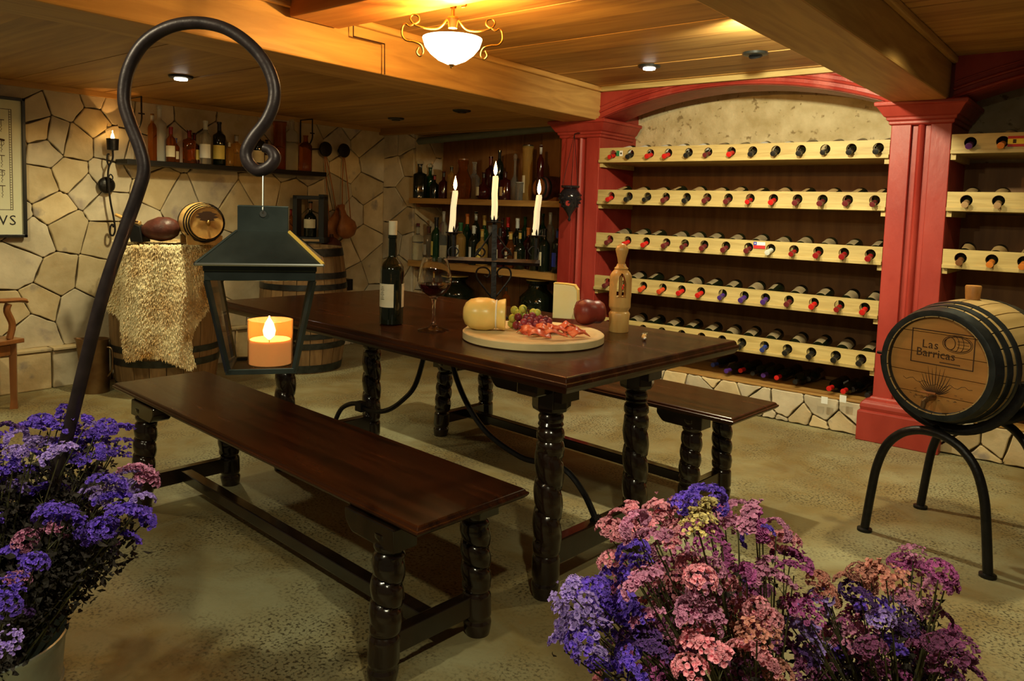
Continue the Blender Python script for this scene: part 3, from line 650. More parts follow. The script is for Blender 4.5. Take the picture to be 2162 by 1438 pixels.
def bench(label, near, legs, L=1.965, Wd=.402):
    c = near-U*(L/2)+V*(Wd/2)
    t = thing('bench', label, 'bench', (c.x, c.y, 0), RZ, group='long benches at the table')
    slab_edge(L, Wd, .424, .452).obj('seat', 'top', t, bevel=.002)
    for xe, yn, yf in legs:
        for yy, sp in ((yn, -1), (yf, 1)):
            yt = yy-sp*.022
            turned_leg((xe, yt, .395), (xe+.004*(1 if xe > 0 else -1), yy, 0), .0415, [(.375, .005, .16), (.345, .006, .18), (.13, .006, .15), (.048, .006, .16)], .14, .34, 3.2).obj('leg', 'dark', t, True)
            corbel(xe-(.15 if xe > 0 else .06), xe+(.06 if xe > 0 else .15), yt, .075, .424, .06, (1, 0) if xe > 0 else (0, 1)).obj('bracket', 'dark', t, bevel=.004)
        mb = MB(); mb.bb((xe-.018, yn, .065), (xe+.018, yf, .125)); mb.obj('end_stretcher', 'dark', t, bevel=.003)
    x0, x1 = sorted((legs[0][0], legs[1][0])); yy = (legs[0][1]+legs[0][2])/2
    mb = MB(); mb.bb((x0, yy-.022, .075), (x1, yy+.022, .118)); mb.obj('long_stretcher', 'dark', t, bevel=.004)
    return t
bench('dark wooden bench with rope-twist legs in front of the table, nearest the viewer', Vector((-1.271, 1.244, 0)), [(.84, -.19, .15), (-.715, -.185, .185)])
bench('dark wooden bench with rope-twist legs between the table and the wine racks', Vector((-1.12, 2.744, 0)), [(.765, -.14, .15), (-.70, -.17, .17)])

# ------------------------------------------------------------------ on the table
TZ = .7602
def up(p, rz=0): return Matrix.Translation(p) @ Matrix.Rotation(rz, 4, 'Z')
q = AZ(826, 684, TZ)
b = bottle('open dark wine bottle with cream label and paper-strapped cork, standing on the table', None, up((q.x, q.y, TZ), R(-75)), h=.345, r=.0455, cap=None, lab=None, lz=(.2, .46))
g, c, l = bottle_parts('bordeaux', .345, .0455, lab='label', lz=(.2, .46))
link('front_label', pm(l, 'paper_label', 'label'), b, Matrix.Rotation(R(66), 4, 'Z')); link('back_label', pm(l, 'paper_label', 'label'), b, Matrix.Rotation(R(-118), 4, 'Z'))
mb = MB(); mb.lathe([(.335, .0155), (.398, .0165)], 14); mb.obj('strapped_cork', 'label', b, True)
for k in range(9):
    mb = MB(); a = R(-90+15); w = .018-.004*(k % 3)
    mb.box((0, -.0472, .10+k*.006), (w, .0008, .0012), Matrix.Rotation(R(66)+R(8), 4, 'Z')); mb.obj('print_line', 'ink', b)
# wine glass
q = AZ(915, 698, TZ); gl = thing('wine_glass', 'large stemmed wine glass half filled with red wine, beside the open bottle', 'glass', (q.x, q.y, TZ))
GP = [(.0, .058), (.003, .058), (.006, .045), (.014, .018), (.03, .0065), (.06, .0055), (.10, .006), (.116, .009), (.122, .011), (.13, .022), (.145, .044), (.165, .058), (.185, .0635), (.205, .0625), (.24, .054), (.27, .045)]
n = 32; mb = MB(); mb.lathe(GP, n, cap=False); mb.obj('goblet', 'glass', gl, True); 
inner = [(z, r-.0012) for z, r in GP if z >= .13]; inner = [(.128, .001)]+inner; mb = MB(); mb.lathe(inner, n, cap=False); o = mb.obj('inner_wall', 'glass', gl, True); o.data.flip_normals()
wl_ = [(.1285, .002), (.132, .022), (.147, .044), (.166, .0578), (.1745, .0605)]; mb = MB(); mb.lathe(wl_, n); mb.obj('wine', 'wine', gl, True)
# round cheese board
cb = AZ(1126, 700, TZ+.028); bd = thing('cheese_board', 'round pale wooden serving board holding cheese, grapes and ham', 'board', (cb.x, cb.y, TZ))
BR = .25; mb = MB(); mb.lathe([(0, BR-.006), (.004, BR), (.026, BR), (.030, BR-.005), (.030, BR-.03), (.0275, BR-.036), (.0275, .01)], 64); mb.obj('board', 'boardwood', bd, True)
BZ = TZ+.0278
def onb(px, py): return AZ(px, py, BZ)
vd = Vector((ray(1125, 700).x, ray(1125, 700).y, 0)).normalized(); sd_ = Vector((vd.y, -vd.x, 0))  # away, screen-right
def local(p, z=BZ): return frame((p.x, p.y, z), sd_, vd, (0, 0, 1))
# tied cheese: rounded body + cut end, string waist
q = onb(1027, 697); tch = thing('tied_cheese', 'yellow cheese tied with white string, cut flat on the right side', 'cheese', mx=local(q)); HB = .058
mb = MB(); pr = [(-.085, .001), (-.083, .022), (-.075, .040), (-.058, .054), (-.03, .060), (0, .0605), (.025, .055), (.034, .047)]
mb.lathe(pr, 28, Matrix.Translation((0, 0, HB)) @ Matrix.Rotation(pi/2, 4, 'Y') @ Matrix.Scale(.96, 4, (1, 0, 0))); mb.obj('rind', 'cheese', tch, True)
mb = MB(); pr = [(.034, .047), (.042, .053), (.060, .058), (.066, .058)]
mb.lathe(pr, 28, Matrix.Translation((0, 0, HB)) @ Matrix.Rotation(pi/2, 4, 'Y') @ Matrix.Scale(.96, 4, (1, 0, 0))); mb.obj('cut_end', 'cheese', tch, True)
mb = MB(); mb.tube([(.034, .049*cos(a), HB+.049*sin(a)) for a in [2*pi*k/24 for k in range(25)]], .0032, 6); mb.obj('string', 'string', tch, True)
# upright wedge
q = onb(1193, 672); w = thing('cheese_wedge', 'tall pale cut block of cheese standing upright at the back of the board', 'cheese', mx=local(q) @ Matrix.Rotation(R(-12), 4, 'Z'))
mb = MB(); pts = [(-.048, 0), (.045, 0), (.050, .06), (.047, .115), (.035, .133), (0, .137), (-.048, .138)]
mb.prism(pts, .04, frame((0, .02, 0), (1, 0, 0), (0, 0, 1), (0, -1, 0)), .002); mb.obj('cut_block', 'cheesecut', w, bevel=.002)
mb = MB(); pts2 = [(.050, .0), (.0545, .06), (.051, .118), (.037, .1375), (0, .141), (-.048, .142), (-.048, .1385), (0, .1375), (.035, .1335), (.0475, .115), (.0505, .06), (.0455, 0)]
mb.prism(pts2, .04, frame((0, .02, 0), (1, 0, 0), (0, 0, 1), (0, -1, 0))); mb.obj('rind', 'cheese', w)
# dark red waxed cheese, two lobes
q = onb(1241, 686); w = thing('waxed_cheese', 'dark red waxed cheese ball with a grooved waist at the right of the board', 'cheese', mx=local(q) @ Matrix.Rotation(R(18), 4, 'Z'))
mb = MB(); mb.lathe([(-.052, .002), (-.050, .025), (-.040, .042), (-.022, .050), (-.005, .050), (.012, .046), (.022, .043), (.028, .044), (.045, .044), (.058, .036), (.066, .02), (.067, .002)], 26, Matrix.Translation((0, 0, .0495)) @ Matrix.Rotation(pi/2, 4, 'Y')); mb.obj('wax_rind', 'redwax', w, True)
for k in range(3): 
    mb = MB(); a0 = .3+k*.7; mb.tube([(x, (rr+.0005)*cos(a0), .0495+(rr+.0005)*sin(a0)) for x, rr in [(-.05, .025), (-.04, .042), (-.022, .050), (-.005, .050), (.012, .046), (.022, .043)]], .0012, 5); mb.obj('seam', 'redwax', w, True)
# grapes: every grape its own thing
gm = MB().ball((0, 0, 0), (.0145, .0145, .0155), 14, 9); GG = gm.mesh('grape', 'gg', True); GR = gm.mesh('grape', 'gr', True)
grapes = [(1086, 655, 0, 'g'), (1094, 662, 1, 'g'), (1107, 664, 0, 'g'), (1126, 660, 0, 'g'), (1134, 661, 1, 'g'), (1082, 672, 1, 'g'), (1080, 684, 0, 'g'), (1104, 652, 1, 'g'), (1124, 668, 2, 'r'),
          (1094, 670, 2, 'r'), (1112, 671, 2, 'r'), (1106, 681, 3, 'r'), (1090, 690, 2, 'r'), (1100, 694, 3, 'r'), (1119, 678, 3, 'r'), (1130, 676, 2, 'r'), (1139, 672, 1, 'r'), (1152, 675, 2, 'r'), (1145, 682, 3, 'r'), (1131, 686, 3, 'r'), (1116, 690, 4, 'r'), (1158, 679, 2, 'r'), (1140, 679, 0, 'r'), (1148, 687, 4, 'r')]
dz = {0: 2.215, 1: 2.19, 2: 2.165, 3: 2.15, 4: 2.14}
gc = onb(1115, 697); gd = (gc-CP).dot(fw)
grapes.sort(); cnt_ = dict(g=0, r=0)
for i, (px, py, k, c) in enumerate(grapes):
    p = AD(px, py, gd+.035-.016*k); p.z = max(p.z, BZ+.0155)
    o = link('grape', GG if c == 'g' else GR, None, Matrix.Translation(p) @ Matrix.Rotation(rnd.uniform(0, 1), 4, 'X'))
    cnt_[c] += 1; tag(o, ('green grape, %s green one from left in the pile' if c == 'g' else 'dark red grape, %s red one from left in the pile') % ORD[cnt_[c]-1], 'grape', 'green grapes on the board' if c == 'g' else 'red grapes on the board')
mb = MB(); g0 = AD(1112, 662, gd); mb.tube(cat([g0+Vector((0, 0, -.02)), g0+Vector((0, 0, .01)), g0+Vector((.01, -.01, .024))], 4), .0016, 5); mb.tube(cat([g0, g0+Vector((-.01, 0, .02)), g0+Vector((-.022, .0, .022))], 4), .0012, 5); tag(mb.obj('bare_twig', 'stem', None, True), 'thin bare twig sticking up from the grape pile', 'twig')
# folded ham slices
for i in range(15):
    px = 1108+ i*8.2+rnd.uniform(-3, 3); py = 702-6*sin(i*1.3)-(4 if i % 2 else 0); p = AZ(px, py, BZ+.004+.006*(i % 3))
    mb = MB(); vs = []; fs = []; nx, ny = 12, 5; L = rnd.uniform(.040, .058); wdt = rnd.uniform(.028, .040); ph = rnd.uniform(0, 6)
    for a in range(nx):
        for b2 in range(ny):
            u = a/(nx-1)-.5; v = b2/(ny-1)-.5
            z = .006+.007*math.cos(u*5.5+ph*.2)+.012*abs(v)*(1 if i % 2 else .4)+.002*math.cos(v*9+u*11+ph*2)
            vs.append((u*L*1.4, v*wdt+.006*math.sin(u*5+ph), max(.001, z)))
    for a in range(nx-1):
        for b2 in range(ny-1): fs.append((a*ny+b2, (a+1)*ny+b2, (a+1)*ny+b2+1, a*ny+b2+1))
    mb.add(vs, fs, Matrix.Translation((p.x, p.y, BZ+.002+.006*(i % 3))) @ frame((0, 0, 0), sd_, vd, (0, 0, 1)) @ Matrix.Rotation(rnd.uniform(-.7, .7), 4, 'Z') @ Matrix.Rotation(rnd.uniform(.1, .5), 4, 'X'))
    o = mb.obj('ham_slice', 'meat', None, True); sm = o.modifiers.new('thickness', 'SOLIDIFY'); sm.thickness = .0025; sm.offset = 1
    tag(o, 'folded orange-red cured ham slice, %s from left in the row on the board' % ORD[i], 'ham', 'ham slices on the board')
    if i % 3 == 0:
        m2 = MB(); m2.add([vs[k*ny] for k in range(nx)]+[(vs[k*ny][0], vs[k*ny][1]-.003, vs[k*ny][2]+.001) for k in range(nx)], [(k, k+1, nx+k+1, nx+k) for k in range(nx-1)]); e = m2.obj('fat_edge', 'fat', o); e.matrix_local = Matrix.Identity(4)
        m2mx = Matrix.Translation((p.x, p.y, BZ+.004+.006*(i % 3))) @ frame((0, 0, 0), sd_, vd, (0, 0, 1)); e.matrix_local = m2mx
# turned wooden screw nutcracker / corkscrew
q = AZ(1306, 700, TZ); cs = thing('wooden_corkscrew', 'turned honey-coloured wooden corkscrew with slotted body, standing right of the board', 'corkscrew', mx=local(q, TZ))
mb = MB(); mb.lathe([(0, .036), (.003, .038), (.045, .0385), (.07, .041), (.076, .038), (.080, .034), (.087, .036), (.095, .041), (.10, .042), (.135, .042)], 24); mb.obj('bell', 'honeywood', cs, True)
for s in (-1, 1):  # slotted cage: two cheeks round an open slot
    vs = []; fs = []; nz, na = 10, 7
    for j in range(nz+1):
        z = .135+.105*j/nz; ro = .0425 if z < .21 else .0425-.018*((z-.21)/.03)**2; sl = .018 if z < .185 else max(.004, .018-.018*((z-.185)/.05)**1.5); sl = sl if j < nz-1 else .0
        for k in range(na+1):
            a = -pi/2+pi*k/na; a0 = math.asin(min(.9, sl/ro)); aa = (pi/2-a0)*(2*k/na-1)
            vs.append((s*ro*cos(aa), ro*sin(aa), z))
        for k in range(na+1):
            aa = (pi/2-.05)*(1-2*k/na); vs.append((s*sl, .6*ro*sin(aa), z))
    L = 2*(na+1)
    for j in range(nz):
        for k in range(L): k2 = (k+1) % L; fs.append((j*L+k, j*L+k2, (j+1)*L+k2, (j+1)*L+k))
    fs += [tuple(range(L)), tuple(nz*L+k for k in range(L))]
    mb = MB().add(vs, fs); mb.obj('slotted_cage', 'honeywood', cs, True)
mb = MB(); mb.lathe([(.236, .024), (.245, .027), (.252, .020), (.262, .016)], 20); mb.obj('collar', 'honeywood', cs, True)
mb = MB(); mb.lathe([(.262, .013), (.285, .017), (.31, .024), (.318, .025), (.328, .020), (.337, .012), (.34, .003)], 20); mb.obj('knob', 'honeywood', cs, True)
mb = MB(); mb.lathe([(.06, .0065), (.262, .0065)], 12); mb.obj('spindle', 'honeywood', cs, True)
# little folding corkscrew
q = AZ(1360, 715, TZ); cs = thing('folding_corkscrew', 'small steel and wood folding corkscrew lying near the table end', 'corkscrew', mx=frame((q.x, q.y, TZ+.001), (.35, -.93, 0), (.93, .35, 0), (0, 0, 1)))
mb = MB(); mb.tube(cat([(-.02, 0, .008), (.01, 0, .011), (.04, .004, .010), (.055, .01, .008)], 4), [.006]*4+[.0075]*4+[.007]*5, 8); mb.obj('handle', 'honeywood', cs, True)
mb = MB(); mb.box((-.035, -.004, .012), (.04, .018, .004)); mb.obj('lever', 'steel', cs, bevel=.001)
mb = MB(); mb.ball((.055, .01, .008), .0085, 10, 7); mb.obj('bolster', 'steel', cs, True)

# ------------------------------------------------------------------ candelabra
cb2 = AZ(1040, 668, TZ); CD = (cb2-CP).dot(fw)
cn = thing('candelabra', 'black wrought iron three-armed candelabra with scrolls, behind the cheese board', 'candelabra', (cb2.x, cb2.y, TZ))
def cl(px, py): return AD(px, py, CD)-Vector((cb2.x, cb2.y, TZ))
mb = MB(); mb.tube([cl(1041, 664), cl(1044, 475)], .015, 4); mb.obj('upright', 'iron', cn)
mb = MB(); mb.tube([cl(945, 548), cl(1140, 556)], .014, 4); mb.obj('crossbar', 'iron', cn)
mb = MB(); bz = .0; mb.lathe([(0, .085), (.006, .085), (.012, .03), (.02, .014)], 4, T(0, 0, 0)); mb.obj('base_plate', 'iron', cn, bevel=.002)
def spiral(cx, cy, r, a0, turns, n=18, k=.35): return [(cx+r*(1-(1-k)*t/n)*cos(a0+turns*2*pi*t/n), cy+r*(1-(1-k)*t/n)*sin(a0+turns*2*pi*t/n)) for t in range(n+1)]
for s in (-1, 1):
    c = 1042
    pts = [(c+s*2, 630), (c+s*20, 608), (c+s*36, 585), (c+s*33, 568), (c+s*18, 565), (c+s*8, 574), (c+s*12, 585), (c+s*20, 582)]
    mb = MB(); mb.tube([cl(*p)+Vector((0, 0, 0)) for p in [(v.x, v.y) for v in cat([(x, y, 0) for x, y in pts], 5)]], .0042, 6); mb.obj('lower_scroll', 'iron', cn, True)
    pts = [(c+s*3, 490), (c+s*20, 515), (c+s*38, 540), (c+s*33, 528), (c+s*24, 524), (c+s*18, 532), (c+s*24, 541), (c+s*34, 536)]
    mb = MB(); mb.tube([cl(v.x, v.y) for v in cat([(x, y, 0) for x, y in pts], 5)], .0042, 6); mb.obj('upper_scroll', 'iron', cn, True)
    pts = [(c+s*92, 548), (c+s*95, 528), (c+s*84, 520), (c+s*74, 530), (c+s*80, 540)]
    mb = MB(); mb.tube([cl(v.x, v.y) for v in cat([(x, y, 0) for x, y in pts], 5)], .003, 6); mb.obj('end_scroll', 'iron', cn, True)
cand = [(959, 490, 953, 493, 961, 403, 963, 376, 'left'), (1044, 468, 1043, 466, 1046, 372, 1047, 345, 'middle, tallest-standing'), (1133, 497, 1129, 500, 1138, 412, 1139, 384, 'right')]
for bx, by, cx0, cy0, cx1, cy1, fx, fy, wh in cand:
    a = cl(bx, by); mb = MB(); mb.lathe([(-.006, .006), (-.004, .036), (.0, .039), (.001, .02)], 12, Matrix.Translation(a)); mb.obj('drip_pan', 'iron', cn, True)
    mb = MB(); mb.tube([a, Vector((a.x, a.y, cl(bx, 552).z))], .010 if wh != 'middle, tallest-standing' else .01, 6); mb.obj('arm_post', 'iron', cn)
    mb = MB()
    for k in range(5):
        an = 2*pi*k/5+.3; mb.tube([a+Vector((.010*cos(an), .010*sin(an), 0)), a+Vector((.017*cos(an), .017*sin(an), .014)), a+Vector((.020*cos(an), .020*sin(an), .026))], [.005, .004, .001], 5)
    mb.obj('leaf_cup', 'iron', cn, True)
    p0 = AD(cx0, cy0, CD); p1 = AD(cx1, cy1, CD); p0.z += .004
    cdl = thing('candle', 'lit cream taper candle on the %s arm of the candelabra' % wh.split(',')[0], 'candle', tuple(p0), group='candles on the candelabra')
    d = p1-p0; side = rt*.0012; mb = MB(); mb.tube([Vector((0, 0, 0)), d*.3+side, d*.6-side, d*.95+side, d], [.0135, .0135, .0130, .0128, .0115], 12); mb.obj('wax', 'waxlit', cdl, True)
    mb = MB(); mb.tube([d, d+Vector((0, 0, .010))], .0012, 5); mb.obj('wick', 'ink', cdl)
    h = (cy1-fy)*CD/FPX+.006; mb = MB(); mb.lathe([(0, .001), (h*.15, .0062), (h*.35, .0085), (h*.6, .0062), (h*.85, .0024), (h, .0003)], 12, Matrix.Translation(d+Vector((0, 0, .003)))); mb.obj('flame', 'flame', cdl, True)
    light('POINT', 'candle_light', tuple(p1+Vector((0, 0, h+.0045))), 1.1, (1, .55, .18), .0015)

# ------------------------------------------------------------------ pendant lamp over the table
pc = AD(955, 90, 3.0)
pl = thing('pendant_lamp', 'gilt pendant lamp with glowing bowl and scrolled arms above the table', 'lamp', tuple(pc))
zr = .030
mb = MB(); mb.lathe([(-.086, .006), (-.083, .02), (-.068, .055), (-.045, .085), (-.018, .107), (.012, .1165), (.016, .1165), (.016, .112), (.010, .111), (-.02, .100), (-.046, .078), (-.066, .05), (-.078, .018), (-.080, .003)], 40); mb.obj('bowl', 'bowl', pl, True)
mb = MB(); mb.lathe([(-.100, .002), (-.096, .007), (-.090, .008), (-.084, .013)], 12); mb.obj('finial', 'brass', pl, True)
mb = MB(); mb.lathe([(.055, .018), (.085, .021), (.09, .023), (.098, .021), (.101, .010)], 16); mb.obj('socket_cup', 'brass', pl, True)
mb = MB(); mb.tube([(0, 0, .09), (0, 0, .205-0.0)], .007, 8); mb.obj('stem', 'brass', pl, True)
ctop = ZM-pc.z; mb = MB(); mb.lathe([(ctop-.035, .012), (ctop-.022, .05), (ctop-.004, .058), (ctop-.003, .058)], 20); mb.obj('canopy', 'brass', pl, True)
mb = MB(); mb.tube([(0, 0, .15), (0, 0, ctop-.02)], .006, 8); mb.obj('rod', 'brass', pl, True)
for k in range(2):
    an = YAW-pi/2+pi*k+R(6); e = Vector((cos(an), sin(an), 0))
    def P2(r, z): return e*r+Vector((0, 0, z))
    path = [P2(.022, .088), P2(.05, .055), P2(.085, .048), P2(.12, .052), P2(.15, .062), P2(.165, .082), P2(.155, .098), P2(.135, .094), P2(.132, .075), P2(.15, .062)]
    mb = MB(); mb.tube(cat(path, 5), .0042, 6, flat=(1, 1)); mb.obj('upper_arm', 'brass', pl, True)
    path = [P2(.148, .066), P2(.168, .054), P2(.182, .062), P2(.194, .05), P2(.196, .02), P2(.18, .0), P2(.15, -.004), P2(.122, -.016), P2(.113, -.042), P2(.125, -.058), P2(.138, -.044), P2(.13, -.024)]
    mb = MB(); mb.tube(cat(path, 5), .0042, 6); mb.obj('lower_arm', 'brass', pl, True)
    path = [P2(.008, .13), P2(.02, .165), P2(.045, .17), P2(.05, .145), P2(.032, .138)]
    mb = MB(); mb.tube(cat(path, 5), .0035, 6); mb.obj('top_scroll', 'brass', pl, True)

# ------------------------------------------------------------------ recessed ceiling spots
def downlight(px, py, z, lit, label, tilt=None):
    q = AZ(px, py, z); t = thing('ceiling_spotlight', label, 'spotlight', (q.x, q.y, z), group='recessed ceiling spotlights')
    mb = MB(); mb.lathe([(-.016, .048), (-.012, .062), (-.0, .066)], 24); o = mb.obj('trim_ring', 'frame', t, True)
    if lit: mb = MB(); mb.lathe([(-.024, .034), (-.016, .036)], 20, tilt); mb.obj('lamp_face', 'led' if lit == 1 else 'blackbox', t, True)
    else: mb = MB(); mb.lathe([(-.022, .03), (-.016, .036)], 20); mb.obj('dark_lens', 'blackbox', t, True)
downlight(382, 160, ZL, 1, 'lit recessed spotlight with dark ring in the low ceiling above the stone wall')
downlight(1371, 138, ZM, 1, 'lit recessed spotlight with dark ring left of the right-hand beam')
downlight(1595, 111, ZM, 2, 'tilted dark recessed spotlight nearest the right-hand beam', Matrix.Rotation(R(25), 4, 'X'))
downlight(836, 249, ZL, 0, 'unlit recessed spotlight near the stone corner, leftmost of two')
downlight(975, 232, ZL, 0, 'unlit recessed spotlight above the bar niche, rightmost of two')
# ------------------------------------------------------------------ bar niche shelves
def shelf(label, x0, x1, y0, z0, z1):
    t = thing('bar_shelf', label, 'shelf', (0, 0, 0), group='bar shelves'); mb = MB(); mb.bb((x0, y0, z0), (x1, YB-.02, z1)); mb.obj('board', 'pine_x', t, bevel=.004)
    for x in (x0+.05, x1-.05): mb = MB(); mb.bb((x-.012, y0+.05, z0-.03), (x+.012, YB-.03, z0)); mb.obj('cleat', 'backwood', t)
YS = 4.60
shelf('thick pine shelf in the bar niche, upper of the two', -4.89, -3.245, YS, 1.238, 1.285)
shelf('thick pine shelf in the bar niche, lower of the two', -4.89, -3.245, YS, .695, .748)
PLACED = []
def stand(px, pz, y, kind, h, r, glass, cap, lab, label, group, **kw):
    k_ = FPX/(AY(px, 500, y)-CP).dot(fw); rp_, hp_ = r*k_, h*k_; y = min(y, 4.69)
    for it in range(12):
        q = AY(px, 500, y); x = min(max(q.x, -4.85), -3.285); d = (q-CP).dot(fw); r, h = rp_*d/FPX, hp_*d/FPX; re = r*(1.17 if kw.get('sq') else 1.0)
        if not any(abs(z_-pz) < .1 and math.hypot(x-x_, y-y_) < re+r_+.003 for x_, y_, z_, r_ in PLACED): break
        y += .025
    PLACED.append((x, y, pz, re))
    return bottle(label, group, up((x, y, pz), R(-50+rnd.uniform(-12, 12))), kind=kind, h=h, r=r, glass=glass, cap=cap, lab=lab, **kw)
UPB = [  # px, depth, kind, h px, r px, glass, cap, label, words
 (868, 4.70, 'spirit', 72, 14, 'darkg', 'clearg', None, 'square dark decanter with glass stopper', dict(sq=6, stopper='ball')),
 (894, 4.72, 'spirit', 66, 11, 'greeng', 'clearg', None, 'squat green bottle with round glass stopper', dict(stopper='ball')),
 (915, 4.70, 'squat', 50, 10, 'darkg', 'cap_darkred', None, 'small dark bottle with red cap', {}),
 (934, 4.74, 'squat', 58, 11, 'maroong', 'cap_black', None, 'low dark red bottle with black cap', {}),
 (974, 4.80, 'jar', 84, 20, 'amberg', 'cap_brown', None, 'amber storage jar with flat lid', {}),
 (998, 4.72, 'squat', 80, 15, 'clearg', 'clearg', 'labeltan', 'round clear bottle with tan label and tall neck', {}),
 (1018, 4.72, 'flask', 58, 16, 'maroong', 'cap_black', 'label', 'squat handled flask with cream label', {}),
 (1032, 4.85, 'spirit', 92, 12, 'maroong', 'cap_maroon', None, 'tall dark red liqueur bottle at the back', {}),
 (1063, 4.73, 'spirit', 60, 12, 'maroong', 'cap_black', 'labeltan', 'dark bottle with brown label right of the middle candle', dict(sq=4)),
 (1083, 4.84, 'flask', 88, 13, 'clearg', 'clearg', None, 'clear decanter with sparkling stopper', dict(stopper='ball')),
 (1093, 4.68, 'tube', 38, 8, 'clearg', 'cap_silver', None, 'small clear glass cylinder at the shelf edge', {}),
 (1109, 4.76, 'tube', 116, 11, 'goldg', 'cap_black', 'label', 'tall cylindrical bottle box with cream panel', {}),
 (1136, 4.86, 'tall', 118, 8, 'maroong', 'cap_silver', None, 'tall thin dark bottle beside the small cask', {}),
 (950, 4.86, 'tall', 70, 9, 'goldg', 'cap_black', None, 'slim golden bottle at the back', {}),
 (1050, 4.88, 'tall', 105, 9, 'darkg', 'cap_black', None, 'tall black bottle at the back', {}),
]
for px, y, kind, hp, rp, g, c, l, words, kw in UPB:
    d = (AY(px, 420, y)-CP).dot(fw); stand(px, 1.2855, y, kind, hp*d/FPX/1.02, rp*d/FPX, g, c, l, words+' on the upper bar shelf', 'bottles on the upper bar shelf', **kw)
# small dark cask on the upper bar shelf
def cask(name, label, c, ax, L, r0c, r1c, body, hoopm, headm, hoops, n=24, spig=True, group=None):
    z = ax.normalized(); x = z.cross(Vector((0, 0, 1))).normalized(); y = z.cross(x); t = thing(name, label, 'barrel', mx=frame(c, x, y, z), group=group)
    prof = [(-L/2+L*k/10, r0c+(r1c-r0c)*(1-((k-5)/5)**2)) for k in range(11)]
    mb = MB(); mb.lathe(prof, n, cap=False); mb.obj('staves', body, t, True)
    for e in (-1, 1): mb = MB(); mb.lathe([(e*(L/2-.012*r0c/.1)-.003, r0c*.97), (e*(L/2-.012*r0c/.1)+.003, r0c*.97)], n); mb.obj('head', headm, t)
    for h in hoops:
        rr = r0c+(r1c-r0c)*(1-(2*h)**2); w = L*.032; mb = MB(); mb.lathe([(h*L-w, rr-.001), (h*L-w, rr+.0035), (h*L+w, rr+.0035), (h*L+w, rr-.001)], n, cap=False); mb.obj('hoop', hoopm, t, True)
    return t
q = AY(1166, 385, 4.8); cask('small_cask', 'small dark cask with pale head lying on the upper bar shelf', Vector((q.x, 4.80, 1.2855+.10)), Vector((.25, .97, 0)), .27, .075, .092, 'ham', 'hoop', 'leather', (-.45, -.3, .3, .45))
o = [c for c in COL.objects if c.name.startswith('small_cask')][-1]
mb = MB(); mb.add([(-.07, -.04, 0), (.07, -.04, 0), (.07, .04, 0), (-.07, .04, 0), (-.075, -.04, .03), (.075, -.04, .03), (.075, .04, .03), (-.075, .04, .03)], [(0, 3, 2, 1), (4, 5, 6, 7), (0, 1, 5, 4), (1, 2, 6, 5), (2, 3, 7, 6), (3, 0, 4, 7)], T(q.x, 4.8, 1.2853)); tag(mb.obj('cask_cradle', 'leather'), 'low wooden cradle under the small dark cask on the bar shelf', 'cradle')
